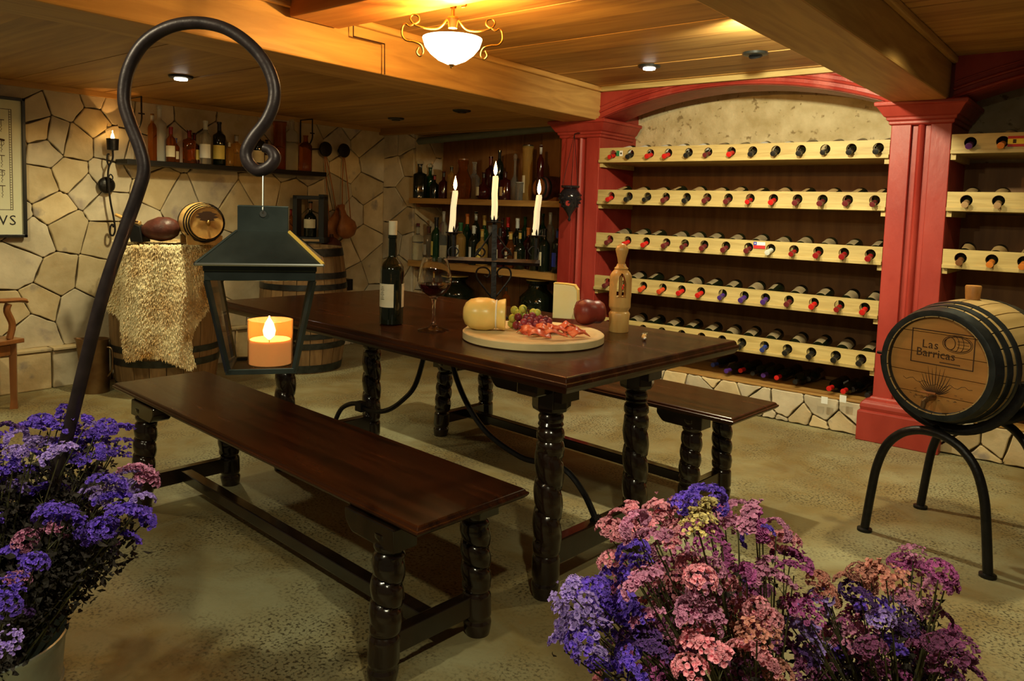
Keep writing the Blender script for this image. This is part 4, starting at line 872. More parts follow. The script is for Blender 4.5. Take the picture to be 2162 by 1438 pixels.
LOB = [
 (869, 4.68, 'spirit', 72, 12, 'clearg', 'cap_maroon', None, 'clear blue-grey tequila bottle with dark round stopper', dict(stopper='cork')),
 (895, 4.70, 'spirit', 70, 13, 'clearg', 'cap_maroon', 'labelw', 'clear square bottle with white label', dict(sq=5)),
 (921, 4.70, 'bordeaux', 94, 11, 'greeng', 'cap_black', 'labely', 'green bottle with yellow-white label', {}),
 (936, 4.86, 'tall', 108, 9, 'clearg', 'cap_silver', None, 'tall clear bottle at the back left', {}),
 (941, 4.68, 'bordeaux', 78, 10, 'darkg', 'cap_darkred', 'label', 'dark bottle with red neck band left of the left candle', {}),
 (972, 4.68, 'bordeaux', 88, 12, 'goldg', 'cap_green', 'label', 'olive bottle with cream label left of the iron cross', {}),
 (986, 4.86, 'bordeaux', 105, 10, 'greeng', 'cap_orange', 'label', 'green bottle with orange cap', {}),
 (1000, 4.70, 'bordeaux', 84, 10, 'darkg', 'cap_white', 'labelw', 'dark bottle with pale foil neck', {}),
 (1004, 4.88, 'tall', 112, 9, 'darkg', 'cap_white', None, 'tall black bottle with white foil at the back', {}),
 (1018, 4.74, 'squat', 78, 13, 'goldg', 'cap_gold', 'labely', 'golden bottle with yellow label', {}),
 (1022, 4.9, 'bordeaux', 104, 10, 'greeng', 'cap_gold', 'label', 'dark green bottle with gold foil at the back', {}),
 (1034, 4.70, 'spirit', 82, 12, 'clearg', 'cap_silver', 'labelw', 'clear bottle with red and white label', {}),
 (1056, 4.72, 'bordeaux', 84, 11, 'maroong', 'cap_black', 'label', 'dark red bottle just right of the iron upright', {}),
 (1060, 4.88, 'tall', 104, 9, 'maroong', 'cap_black', None, 'tall dark bottle behind the iron scrolls', {}),
 (1072, 4.86, 'bordeaux', 104, 10, 'darkg', 'cap_red', None, 'dark bottle with bright red cap at the back', {}),
 (1078, 4.70, 'burgundy', 78, 12, 'amberg', 'cap_gold', 'label', 'amber bottle with gold cap', {}),
 (1092, 4.86, 'bordeaux', 106, 11, 'darkg', 'cap_white', 'label', 'dark bottle with cream foil neck at the back', {}),
 (1098, 4.69, 'squat', 82, 12, 'darkg', 'cap_gold', 'labeltan', 'round dark brandy bottle with tan label', {}),
 (1108, 4.87, 'tall', 108, 9, 'greeng', 'cap_green', None, 'tall green bottle with green cap', {}),
 (1116, 4.70, 'bordeaux', 88, 12, 'maroong', 'cap_orange', 'label', 'dark bottle with orange and cream label', {}),
 (1129, 4.87, 'bordeaux', 112, 10, 'darkg', 'cap_darkred', None, 'dark bottle with deep red capsule right of the right candle', {}),
 (1136, 4.69, 'spirit', 82, 11, 'clearg', 'cap_gold', 'labely', 'clear bottle with yellow neck label', {}),
 (1150, 4.68, 'bordeaux', 92, 12, 'darkg', 'cap_black', 'label', 'black bottle with small cream label', {}),
 (1145, 4.9, 'tall', 118, 9, 'greeng', 'cap_black', None, 'tall dark green bottle at the back right', {}),
 (1161, 4.88, 'tall', 125, 9, 'clearg', 'cap_white', None, 'tallest clear bottle near the red pilaster', {}),
 (1177, 4.68, 'spirit', 94, 11, 'darkg', 'cap_blue', 'fb', 'dark bottle with bright blue and white label next to the red pilaster', {}),
 (1190, 4.86, 'bordeaux', 105, 10, 'darkg', 'cap_maroon', None, 'dark bottle half hidden by the red pilaster', {}),
 (957, 4.86, 'tall', 92, 9, 'darkg', 'cap_black', None, 'tall black bottle behind the left candle', {}),
]
for px, y, kind, hp, rp, g, c, l, words, kw in LOB:
    d = (AY(px, 560, y)-CP).dot(fw); stand(px, .7485, y, kind, hp*d/FPX/1.02, rp*d/FPX, g, c, l, words+', lower bar shelf', 'bottles on the lower bar shelf', **kw)
# floor of the bar niche: counter ledge with big jars
mb = MB(); mb.bb((-4.885, 4.55, 0), (-3.25, YB-.02, .40)); o = tag(mb.obj('low_cabinet', 'backwood', None, bevel=.005), 'low brown wooden cabinet under the bar shelves behind the table', 'cabinet')
def jar(px, py, y, r, h, label, glass='darkg'):
    q = AY(px, py, y); bottle(label, 'big black jars under the bar shelves', up((q.x, y, .4005), 0), kind='jar', h=h, r=r, glass=glass, cap='cap_gold', lab=None, name='glass_jar', category='jar')
jar(1135, 620, 4.76, .15, .27, 'big round black glass jar with pale lid below the bar shelves on the right')
jar(962, 620, 4.74, .17, .235, 'wide black glass jar behind the wine glass below the bar shelves')
for px, h, c, w in ((1078, .21, 'cap_black', 'right of the candelabra'), (925, .26, 'cap_gold', 'behind the wine glass bowl')):
    q = AY(px, 640, 4.72); bottle('small dark bottle standing on the low cabinet '+w, 'bottles on the low cabinet', up((q.x, 4.66, .4005)), kind='squat', h=h, r=.035, glass='amberg', cap=c, lab=None)

# ------------------------------------------------------------------ hanging votive before the red pilaster
vt = thing('hanging_votive', 'dark cut-glass votive with red glow hanging on chains before the red pilaster', 'votive', tuple(AY(1203, 432, 4.36)))
vz = lambda py: AY(1203, py, 4.36).z-AY(1203, 432, 4.36).z
mb = MB(); mb.lathe([(vz(468), .003), (vz(464), .012), (vz(459), .006), (vz(452), .016), (vz(446), .03), (vz(434), .060), (vz(420), .076), (vz(410), .074), (vz(402), .055), (vz(399), .045), (vz(396), .062), (vz(392), .064)], 20, cap=False); o = mb.obj('cut_glass_bowl', 'redglass', vt, True)
mb = MB()
for j, py in enumerate((412, 420, 428, 436)):
    rr = (.074, .076, .070, .056)[j]
    for k in range(12): a = 2*pi*(k+.5*(j % 2))/12; mb.ball((rr*cos(a), rr*sin(a), vz(py)), .007, 6, 4)
o = mb.obj('glass_knobs', 'redglass', vt, True); o['kind'] = 'stuff'
mb = MB(); mb.ball((0, -.02, vz(428)), (.012, .012, .018), 10, 7); mb.obj('red_flame', 'glowred', vt, True)
hk = AY(1213, 283, 4.44)-Vector(vt.location); mb = MB(); mb.tube([hk, hk+Vector((0, .04, .012)), hk+Vector((0, .115, .012))], .0035, 6); mb.obj('hook', 'iron', vt)
for k in range(3):
    a = 2*pi*k/3; mb = MB(); mb.tube([(.062*cos(a), .062*sin(a), vz(393)), tuple(hk)], .0018, 5); mb.obj('chain', 'iron', vt)

# ------------------------------------------------------------------ left wall: picture, sconce, canteens, shelf
XF = XW+.035
q0 = AX(48, 208, XF+.01); q1 = AX(60, 501, XF+.01); zt, zb_ = q0.z+.0, q1.z; yr = (q0.y+q1.y)/2; pw, ph = .74, zt-zb_
pf = thing('framed_print', 'black framed print of corkscrew drawings hanging on the stone wall', 'picture', (XF, yr-pw/2, (zt+zb_)/2))
for nm, a, b_ in (('top', (-pw/2, ph/2-.018), (pw/2, ph/2)), ('bottom', (-pw/2, -ph/2), (pw/2, -ph/2+.018)), ('l', (-pw/2, -ph/2), (-pw/2+.018, ph/2)), ('r', (pw/2-.018, -ph/2), (pw/2, ph/2))):
    mb = MB(); mb.bb((0, a[0], a[1]), (.025, b_[0], b_[1])); mb.obj('frame_rail', 'frame', pf, bevel=.002)
mb = MB(); mb.bb((.002, -pw/2+.01, -ph/2+.01), (.008, pw/2-.01, ph/2-.01)); sh = mb.obj('print_sheet', 'paper', pf)
FP = frame((.0085, 0, 0), (0, 1, 0), (0, 0, 1), (1, 0, 0))
text('CORKSCREWS', .085, 'lettering', 'ink', sh, FP @ T(pw/2-.055, -ph/2+.075, 0), align='RIGHT', space=1.15)
mb = MB(); zi0, zi1 = -ph/2+.165, ph/2-.075
for a, b_ in (((-pw/2+.07, zi0), (pw/2-.07, zi0+.003)), ((-pw/2+.07, zi1), (pw/2-.07, zi1+.003)), ((pw/2-.073, zi0), (pw/2-.07, zi1)), ((pw/2-.085, zi0), (pw/2-.083, zi1))): mb.bb((.008, a[0], a[1]), (.009, b_[0], b_[1]))
for k in range(40): z = zi0+(zi1-zi0)*k/40; mb.bb((.008, pw/2-.083, z), (.009, pw/2-.075, z+.003))
mb.obj('printed_border', 'burnt', sh)
for j, z in enumerate((.25, .13, .04, -.05, -.14)):   # a column of corkscrew drawings by the visible edge
    for y in (pw/2-.125, pw/2-.20):
        mb = MB(); mb.tube([(.0085, y, z+.03), (.0085, y, z)], .0016, 4); mb.tube([(.0085, y-.016, z+.03+.006*(j % 2)), (.0085, y+.016, z+.03)], .0022 if j != 1 else .006, 4)
        mb.tube([(.0085, y+.004*math.sin(k*1.3), z-.004*k) for k in range(11)], .0012, 4)
        if j % 2: mb.tube([(.0085, y+.014*cos(2*pi*k/12), z+.012+.012*sin(2*pi*k/12)) for k in range(13)], .0012, 4)
        mb.obj('corkscrew_drawing', 'burnt', sh)
# iron sconce with burning candle cup
sc = thing('wall_sconce', 'black iron wall sconce with round boss and lit glass cup beside the print', 'sconce', (0, 0, 0)); XS = XW+.10
def sp(px, py, x=XS): return AX(px, py, x)
mb = MB(); mb.ball(tuple(sp(225, 391, XW+.055)), (.028, .055, .055), 18, 12); mb.obj('boss', 'iron', sc, True)
mb = MB(); mb.tube(cat([sp(238, 318), sp(238, 335), sp(230, 352), sp(228, 375), sp(230, 400), sp(234, 430), sp(240, 460), sp(243, 485), sp(239, 497), sp(233, 494), sp(233, 480), sp(237, 474), sp(240, 480)], 5), .0065, 6); mb.obj('scroll_stem', 'iron', sc, True)
mb = MB(); mb.tube(cat([sp(231, 352), sp(226, 340), sp(227, 326), sp(231, 326)], 4), .005, 6); mb.tube(cat([sp(228, 378), sp(233, 368), sp(238, 374), sp(236, 382)], 4), .004, 6); mb.obj('curl', 'iron', sc, True)
c0 = sp(238, 318); hcup = sp(238, 293).z-c0.z; mb = MB(); mb.lathe([(0, .008), (.004, .034), (hcup, .038), (hcup, .034), (.01, .03)], 18, T(*c0)); mb.obj('cup', 'iron', sc, True)
mb = MB(); mb.lathe([(hcup-.01, .033), (hcup+.05, .042), (hcup+.095, .030)], 18, T(*c0), cap=False); mb.obj('glass_shade', 'pane', sc, True)
mb = MB(); mb.lathe([(hcup-.01, .003), (hcup+.008, .011), (hcup+.022, .008), (hcup+.045, .001)], 10, T(*c0)); mb.obj('flame', 'flame', sc, True)
light('POINT', 'sconce_light', (c0.x, c0.y, c0.z+hcup+.049), 1.6, (1, .5, .14), .002)
# black wall shelf with iron brackets
ws = thing('wall_shelf', 'black plank shelf on curled iron brackets high on the stone wall', 'shelf', (0, 0, 0))
xs0, xs1 = XW+.03, XW+.20; zsh = 1.465
y0 = AX(269, 343, xs1).y; y1 = AX(690, 362, xs1).y
mb = MB(); mb.bb((xs0, y0, zsh-.035), (xs1, y1, zsh)); mb.obj('plank', 'blackbox', ws, bevel=.003)
for yy in (AX(300, 300, xs1).y, AX(660, 300, xs1).y):
    s = -1
    zt = ZL-.01; pts = [(xs0+.01, zt-.18), (xs0+.01, zt-.01), (xs1-.005, zt-.01), (xs1-.005, zt-.10)]
    mb = MB(); mb.tube([(x, yy, z) for x, z in pts], .006, 6); mb.obj('iron_hanger', 'iron', ws)
    mb = MB(); mb.tube(cat([(xs1-.005, yy, zt-.10), (xs1-.005, yy, zt-.16), (xs1-.05, yy, zt-.215), (xs0+.07, yy, zt-.23), (xs0+.03, yy, zt-.30)], 5), .006, 6); mb.tube(cat([(xs0+.01, yy, zt-.18), (xs0+.02, yy, zt-.21), (xs1-.06, yy, zt-.245), (xs1-.02, yy, zt-.30), (xs1-.02, yy, zsh)], 5), .006, 6)
    mb.tube([(xs1-.005, yy-.02, zt-.12), (xs1-.005, yy+.02, zt-.12)], .005, 5); mb.obj('iron_curl', 'iron', ws, True)
LSB = [
 (322, 'tall', 100, 9, 'amberg', 'cap_silver', None, 'tall slim amber bottle at the left bracket', {}),
 (337, 'spirit', 118, 14, 'frost', 'cap_white', None, 'tall frosted grey bottle', {}),
 (361, 'bordeaux', 74, 10, 'amberg', 'cap_darkred', 'label', 'amber whisky bottle with dark red cap', {}),
 (371, 'bordeaux', 52, 8, 'amberg', 'cap_blue', 'label', 'small amber bottle with blue cap', {}),
 (400, 'spirit', 70, 12, 'amberg', 'cap_darkred', None, 'dark amber bottle with wine-red cap', dict(sq=5)),
 (411, 'squat', 66, 13, 'maroong', 'cap_darkred', 'labely', 'round dark orange-liqueur bottle with big yellow label', dict(sq=5)),
 (434, 'bordeaux', 92, 12, 'clearg', 'cap_white', 'labelw', 'clear bottle with white cap and white label', {}),
 (463, 'spirit', 92, 13, 'darkg', 'cap_black', 'labely', 'tall black bottle with small yellow label', {}),
 (484, 'spirit', 52, 10, 'goldg', 'cap_silver', None, 'short golden bottle', {}),
 (499, 'spirit', 68, 12, 'goldg', 'cap_silver', None, 'squat clear bottle with bright highlights', {}),
 (546, 'spirit', 80, 13, 'darkg', 'cap_black', 'label', 'black bottle with round cream label behind the hook', {}),
 (563, 'flask', 62, 13, 'amberg', 'cap_black', 'label', 'round amber flask behind the hook', {}),
 (590, 'tube', 102, 13, 'amberg', None, None, 'tall glass cylinder with amber contents', {}),
 (615, 'tall', 108, 14, 'clearg', None, None, 'tall clear decanter with narrow neck', {}),
 (629, 'tube', 60, 9, 'goldg', None, None, 'short golden glass tumbler', {}),
 (645, 'tall', 76, 14, 'amberg', None, None, 'amber glass carafe at the right bracket', {}),
]
WSP = []
for px, kind, hp, rp, g, c, l, words, kw in LSB:
    best = None
    for xx in (xs1-.06, xs1-.09, xs1-.035, xs1-.12):
        q = AX(px, 340, xx); d = (q-CP).dot(fw); r_ = rp*d/FPX*(1.15 if kw.get('sq') else 1)
        gap = min([math.hypot(xx-a, q.y-b_)-r_-c_ for a, b_, c_ in WSP]+[1])
        if best is None or (best[0] < .002 and gap > best[0]): best = (gap, xx)
    xx = best[1]; q = AX(px, 340, xx); d = (q-CP).dot(fw)
    if best[0] < .001: rp = rp+(best[0]-.001)*FPX/d
    WSP.append((xx, q.y, rp*d/FPX*(1.15 if kw.get('sq') else 1)))
    bottle(words+' on the black wall shelf', 'bottles on the black wall shelf', up((xx, q.y, zsh+.0004), R(48)), kind=kind, h=hp*d/FPX/1.02, r=rp*d/FPX, glass=g, cap=c, lab=l, **kw)
# two leather wineskins hanging from dark round pegs
for (px, py, bx, by, label, r) in ((687, 315, 705, 480, 'brown leather wineskin hanging from the peg at the shelf end', 16), (726, 318, 732, 482, 'brown leather wineskin hanging from the right-hand round peg', 15)):
    xk = XW+.10; p = AX(px, py, xk); d = (p-CP).dot(fw); pg = thing('wall_peg', 'dark round wooden disc on the stone wall, %s' % ('at the end of the black shelf' if px < 700 else 'right of the other disc'), 'hook', tuple(p), group='round wall discs')
    mb = MB(); rr = r*d/FPX; mb.lathe([(-.06, .02), (-.02, .02), (-.012, rr*.8), (0, rr), (.012, rr*.95), (.02, rr*.5)], 22, Matrix.Rotation(pi/2, 4, 'Y')); mb.obj('disc', 'blackbox', pg, True)
    q = AX(bx, by, XW+(.085 if px < 700 else .19)); s = thing('wineskin', label, 'wineskin', tuple(q)); k = d/FPX
    if px < 700: prof = [(-28, 2), (-24, 16), (-12, 22), (2, 21), (16, 15), (30, 8), (44, 4), (50, 3)]; tilt = -.25
    else: prof = [(-22, 3), (-18, 16), (-6, 25), (8, 24), (18, 15), (28, 8), (40, 6), (48, 9), (52, 4)]; tilt = .3
    mb = MB(); mb.lathe([(z*k, w*k) for z, w in prof], 20, Matrix.Rotation(tilt, 4, 'X') @ Matrix.Scale(.5, 4, (1, 0, 0))); mb.obj('skin', 'leather', s, True)
    for e in (-1, 1):
        mb = MB(); a = p-Vector(s.location); mb.tube(cat([a+Vector((.0, .006*e, -r*k*.9)), a*.5+Vector((0, .03*e, 0)), Vector((0, .045*e, .03))], 4), .0045, 6); mb.obj('cord', 'leather', s, True)
q = AX(700, 520, XW+.23); s = thing('dark_pot', 'round dark leather flask behind the upright barrel with the bottle box', 'flask', tuple(q))
mb = MB(); mb.lathe([(-.085, .03), (-.07, .07), (-.02, .10), (.03, .09), (.06, .05), (.075, .02), (.1, .016)], 20, Matrix.Scale(.6, 4, (1, 0, 0))); mb.obj('body', 'ham', s, True)
mb = MB(); mb.tube([(-.06, 0, .05), (-.14, 0, .16)], .004, 6); mb.obj('strap', 'leather', s)
mb = MB(); p0 = AX(704, 614, XW+.16); p1 = AX(736, 588, XW+.16); mb.bb((XW+.03, p0.y, p0.z), (XW+.22, p1.y, p1.z)); tag(mb.obj('black_box', 'blackbox', None, bevel=.004), 'small black box fixed to the stone wall right of the upright barrel', 'box')

# ------------------------------------------------------------------ upright barrels
def stave_barrel(label, base, H, r0b, r1b, n, hoops, tilt=None, mstave='stavez', mx=None, name='oak_barrel', heads=6, mhead='stavez', hoopw=.03, rz=0, inset=.03):
    t = thing(name, label, 'barrel', mx=mx if mx is not None else (T(*base) @ Matrix.Rotation(rz, 4, 'Z')))
    m = 10; R_ = lambda s: r0b+(r1b-r0b)*(1-(2*s-1)**2); mb = MB(); vs = []; fs = []; na = 3; ga = .0022/r1b
    for j in range(m+1):
        s = j/m
        for k in range(na+1):
            a = (-.5+k/na)*(2*pi/n-2*ga); vs.append((R_(s)*cos(a), R_(s)*sin(a), s*H))
        for k in range(na, -1, -1):
            a = (-.5+k/na)*(2*pi/n-2*ga); vs.append(((R_(s)-.02)*cos(a), (R_(s)-.02)*sin(a), s*H))
    L = 2*(na+1)
    for j in range(m):
        for k in range(L): k2 = (k+1) % L; fs.append((j*L+k, j*L+k2, (j+1)*L+k2, (j+1)*L+k))
    fs += [tuple(reversed(range(L))), tuple(m*L+k for k in range(L))]
    me = MB().add(vs, fs).mesh('stave', mstave, True, R(50))
    for k in range(n): link('stave', me, t, Matrix.Rotation(2*pi*k/n, 4, 'Z'))
    for h, w in hoops:
        pr = [(h-w, R_((h-w)/H)+.0005), (h-w, R_((h-w)/H)+.004), (h+w, R_((h+w)/H)+.004), (h+w, R_((h+w)/H)+.0005)]; mb = MB(); mb.lathe(pr, 40, cap=False); mb.obj('hoop', 'hoop', t, True)
    for z in ((inset, 1), (H-inset, -1)):
        for k in range(heads):
            rr = R_(z[0]/H)-.015; y0_, y1_ = -rr+2*rr*k/heads, -rr+2*rr*(k+1)/heads; poly = [(rr*cos(2*pi*i/36), rr*sin(2*pi*i/36)) for i in range(36)]
            poly = clip(clip(poly, (0, y0_+.0012), (0, -1)), (0, y1_-.0012), (0, 1))
            if len(poly) > 2: mb = MB(); mb.prism(poly, .014, T(0, 0, z[0]-.007)); mb.obj('head_board', mhead, t)
    return t
def beyond(px, py, z, dist):
    q = AZ(px, py, z); d = ray(px, py); d.z = 0; return q+d.normalized()*dist
cB = beyond(640, 792, 0, .29); HBR = .90
stave_barrel('weathered upright oak barrel right of the lantern with a bottle box on top', (cB.x, cB.y, 0), HBR, .27, .315, 20, [(.035, .028), (.20, .022), (.27, .02), (.62, .02), (.70, .022), (HBR-.035, .028)])
cA = AX(352, 700, -4.835); cA.z = 0
stave_barrel('upright oak barrel draped with a cream sheepskin by the stone wall', (cA.x, cA.y, 0), .93, .29, .335, 20, [(.035, .028), (.2, .022), (.28, .02), (.64, .02), (.73, .022), (.895, .028)])
# bottle presentation box on barrel B
q = AZ(655, 508, HBR+.001); bx = beyond(655, 512, HBR, .02); s = thing('bottle_box', 'dark open wooden box displaying a labelled bottle on top of the barrel', 'box', mx=frame((bx.x, bx.y, HBR-.0), sd_, vd, (0, 0, 1)))
k = (bx-CP).dot(fw)/FPX; w, h = 66*k, 98*k
for nm, a, b_ in (('side_panel', (-w/2, -.06, 0), (-w/2+.035, .06, h)), ('side_panel', (w/2-.045, -.06, 0), (w/2, .06, h+.012)), ('lid', (-w/2, -.06, h-.03), (w/2, .06, h)), ('base', (-w/2-.01, -.08, 0), (w/2+.01, .07, .045))):
    mb = MB(); mb.bb(a, b_); mb.obj(nm, 'blackbox', s, bevel=.003)
mb = MB(); mb.bb((-w/2+.03, -.0815, .012), (w/2-.03, -.080, .03)); mb.obj('name_plate', 'labeltan', s)
bottle('dark squat bottle with cream label standing inside the wooden box on the barrel', None, frame((bx.x, bx.y, HBR+.0455), sd_, vd, (0, 0, 1)), kind='squat', h=h-.092, r=.05, glass='darkg', cap='cap_brown', lab='label', lz=(.25, .5))
for px, py, hh, g, c, w_ in ((578, 470, .22, 'maroong', 'cap_black', 'left of the box behind the lantern chimney'), (614, 470, .26, 'amberg', 'cap_darkred', 'against the left side of the box')):
    p = AD(px, 500, (bx-CP).dot(fw)-.03 if px > 600 else (bx-CP).dot(fw)); bottle('slim dark bottle on the upright barrel '+w_, 'slim bottles on the barrel', up((p.x, p.y, HBR+.0005)), kind='tall', h=hh, r=.026, glass=g, cap=c, lab=None)

# ------------------------------------------------------------------ sheepskin over barrel A
outline = [(268, 520), (300, 516), (360, 517), (420, 516), (470, 514), (476, 522), (440, 530), (424, 540), (432, 575), (441, 612), (443, 640), (430, 668), (412, 690), (404, 718), (407, 750), (413, 774), (400, 781), (372, 768), (340, 756), (300, 754), (272, 760), (268, 745), (262, 700), (252, 680), (232, 655), (228, 622), (240, 590), (254, 555)]
rgs = random.Random(21)
def inside(x, y, P):
    c = False; j = len(P)-1
    for i in range(len(P)):
        if (P[i][1] > y) != (P[j][1] > y) and x < (P[j][0]-P[i][0])*(y-P[i][1])/(P[j][1]-P[i][1])+P[i][0]: c = not c
        j = i
    return c
RA = .362
def skin(px, py):
    d = ray(px, py); dx, dy = d.x, d.y; ox, oy = -cA.x, -cA.y
    a = dx*dx+dy*dy; b_ = 2*(ox*dx+oy*dy); c = ox*ox+oy*oy-RA*RA; D = b_*b_-4*a*c
    t = (-b_-math.sqrt(max(D, 0)))/(2*a) if D > 0 else -b_/(2*a)
    tc_ = -b_/(2*a); t = min(t, tc_-.0); p = CP+d*t
    n = Vector((p.x-cA.x, p.y-cA.y, 0)); n.normalize()
    f = (.022*math.sin(px*.075+py*.006+1.0)+.010*math.sin(px*.17+py*.01))*min(1, max(0, (py-530)/90))
    p = p+n*(f+.004); return p, n
step = 6; G = {}; vs = []; nn = []
for iy in range(0, 48):
    for ix in range(0, 46):
        px, py = 222+ix*step, 510+iy*step
        if inside(px, py, outline): p, n = skin(px, py); G[(ix, iy)] = len(vs); vs.append(p); nn.append(n)
fs = [(G[(x, y)], G[(x, y+1)], G[(x+1, y+1)], G[(x+1, y)]) for (x, y) in G if (x+1, y) in G and (x, y+1) in G and (x+1, y+1) in G]
ss = thing('sheepskin', 'shaggy cream sheepskin draped over the front of the upright barrel', 'sheepskin', (0, 0, 0))
# part lying on the barrel top
mb = MB().add(vs, fs); o = mb.obj('hide', 'fleece', ss, True); sm = o.modifiers.new('hide_thickness', 'SOLIDIFY'); sm.thickness = .012; sm.offset = 0
tv = []; tf = []
def tuft(p, n, l, w):
    s1 = Vector((rgs.uniform(-1, 1), rgs.uniform(-1, 1), rgs.uniform(-1, 1))); s1 = (s1-n*s1.dot(n)).normalized()*w; s2 = n.cross(s1)
    drop = Vector((rgs.uniform(-.35, .35), rgs.uniform(-.35, .35), -rgs.uniform(.5, 1.0)))*l*.8; o = len(tv)
    mid = p+n*l*.45+drop*.4; tip = p+n*l*.5+drop
    tv.extend([p+s1, p-s1*.5+s2*.8, p-s1*.5-s2*.8, mid+s1*.8, mid-s1*.4+s2*.7, mid-s1*.4-s2*.7, tip])
    for a, b_ in ((0, 1), (1, 2), (2, 0)): tf.append((o+a, o+b_, o+3+b_, o+3+a)); tf.append((o+3+a, o+3+b_, o+6))
cnt = 0
while cnt < 19000:
    px, py = rgs.uniform(226, 478), rgs.uniform(512, 782)
    if not inside(px, py, outline): continue
    p, n = skin(px, py); tuft(p, n, rgs.uniform(.016, .034), rgs.uniform(.004, .0075)); cnt += 1
ztop = .94; P2_ = []
for i in range(26):
    a = 2*pi*i/26; rr = .27+.02*math.sin(3*a)+.02*math.sin(7*a+1); P2_.append((cA.x+rr*cos(a), cA.y+rr*sin(a)))
mb = MB(); mb.prism([(x, y) for x, y in P2_], .014, T(0, 0, ztop-.012)); mb.obj('top_hide', 'fleece', ss)
for k in range(2600):
    a = rgs.uniform(0, 2*pi); rr = .31*math.sqrt(rgs.random()); p = Vector((cA.x+rr*cos(a), cA.y+rr*sin(a), ztop)); tuft(p, Vector((cos(a)*.3, sin(a)*.3, .95)).normalized(), rgs.uniform(.008, .016), .005)
o = MB().add(tv, tf).obj('wool', 'wool', ss); o['kind'] = 'stuff'
# small cask on cradle + cured leg on the barrel top
zt = ztop+.0035
cc = beyond(420, 517, zt, .05); cx_ = Vector((cc.x, cc.y, zt+.1335)); axd = Vector((.5, -.87, 0)); axd = (sd_*.62-vd*.78)
sk = cask('small_cask', 'small varnished oak cask with dark hoops on a cradle on the draped barrel', cx_+vd*.03, axd, .27, .098, .122, 'honeywood', 'iron', 'honeywood', (-.46, -.36, -.24, .24, .36, .46), 28)
mb = MB(); mb.lathe([(.12, .006), (.165, .008)], 10); mb.obj('spigot', 'brass', sk, True); mb = MB(); mb.ball((0, .0, .166), (.012, .02, .010), 10, 6); mb.obj('spigot_tap', 'brass', sk, True)
mb = MB(); mb.prism([(.055*cos(a)*(1+.25*math.sin(9*a)), .03*sin(a)-.01) for a in [2*pi*i/40 for i in range(40)]], .0012, T(0, -.03, .134)); mb.obj('burnt_emblem', 'burnt', sk)
mxc = frame((cx_.x+vd.x*.03, cx_.y+vd.y*.03, zt), axd.cross(Vector((0, 0, 1))), axd, (0, 0, 1))
cr = thing('cask_stand', 'honey-coloured wooden cradle under the small varnished cask', 'cradle', mx=mxc)
for y in (-.075, .075):
    mb = MB(); mb.prism([(-.10, 0), (.10, 0), (.105, .055), (.085, .06), (.06, .028), (0, .008), (-.06, .028), (-.085, .06), (-.105, .055)], .022, frame((0, y+.011, 0), (1, 0, 0), (0, 0, 1), (0, -1, 0))); mb.obj('cradle_end', 'honeywood', cr, bevel=.002)
hc = beyond(327, 514, zt, .03); hm = thing('cured_ham_leg', 'dark cured ham leg in a black holder left of the small cask', 'ham', mx=frame((hc.x, hc.y, zt), sd_, vd, (0, 0, 1)))
kk = (hc-CP).dot(fw)/FPX
mb = MB(); mb.lathe([(-.13, .012), (-.10, .03), (-.06, .058), (0, .075), (.06, .07), (.10, .05), (.125, .01)], 20, T(.03, 0, .085) @ Matrix.Rotation(pi/2-.1, 4, 'Y')); mb.obj('meat', 'ham', hm, True)
mb = MB(); mb.tube([(-.09, 0, .115), (-.15, 0, .13), (-.24, 0, .165)], [.016, .012, .010], 10); mb.obj('shank', 'honeywood', hm, True)
mb = MB(); mb.add([(-.16, -.035, .13), (-.16, .035, .13), (-.07, .045, .10), (-.07, -.045, .10), (-.13, -.04, .005), (-.13, .04, .005), (-.05, .05, .005), (-.05, -.05, .005)], [(0, 1, 2, 3), (7, 6, 5, 4), (0, 3, 7, 4), (1, 5, 6, 2), (0, 4, 5, 1), (3, 2, 6, 7)]); mb.obj('holder', 'blackbox', hm, bevel=.004)
mb = MB(); mb.tube([(-.165, -.03, .13), (-.08, -.045, .128)], .006, 6); mb.obj('steel_clamp', 'steel', hm)
# copper jug
q = beyond(203, 827, 0, .0); jg = thing('copper_jug', 'tall aged copper jug with flared spout on the floor by the stone wall', 'jug', mx=frame((q.x, q.y, 0), sd_, vd, (0, 0, 1)))
kj = (q-CP).dot(fw)/FPX; rj = 26*kj; hj = 113*kj
mb = MB(); pr = [(0, rj*.98), (.01, rj), (hj*.96, rj*.97), (hj, rj*1.0), (hj, rj*.94), (hj*.9, rj*.9)]; mb.lathe(pr, 28)
vv = []
for v in mb.v:
    if v.z > hj*.75 and v.x < -rj*.5: f_ = (v.z-hj*.75)/(hj*.25); v = Vector((v.x-f_*rj*.8*(-v.x/rj), v.y*(1-.5*f_), v.z))
    vv.append(v)
mb.v = vv; mb.obj('body', 'jug', jg, True)
mb = MB(); mb.tube(cat([(rj*.95, 0, hj*.85), (rj*1.35, 0, hj*.8), (rj*1.35, 0, hj*.45), (rj*.97, 0, hj*.3)], 5), .006, 6); 
mb.obj('handle', 'jug', jg, True)

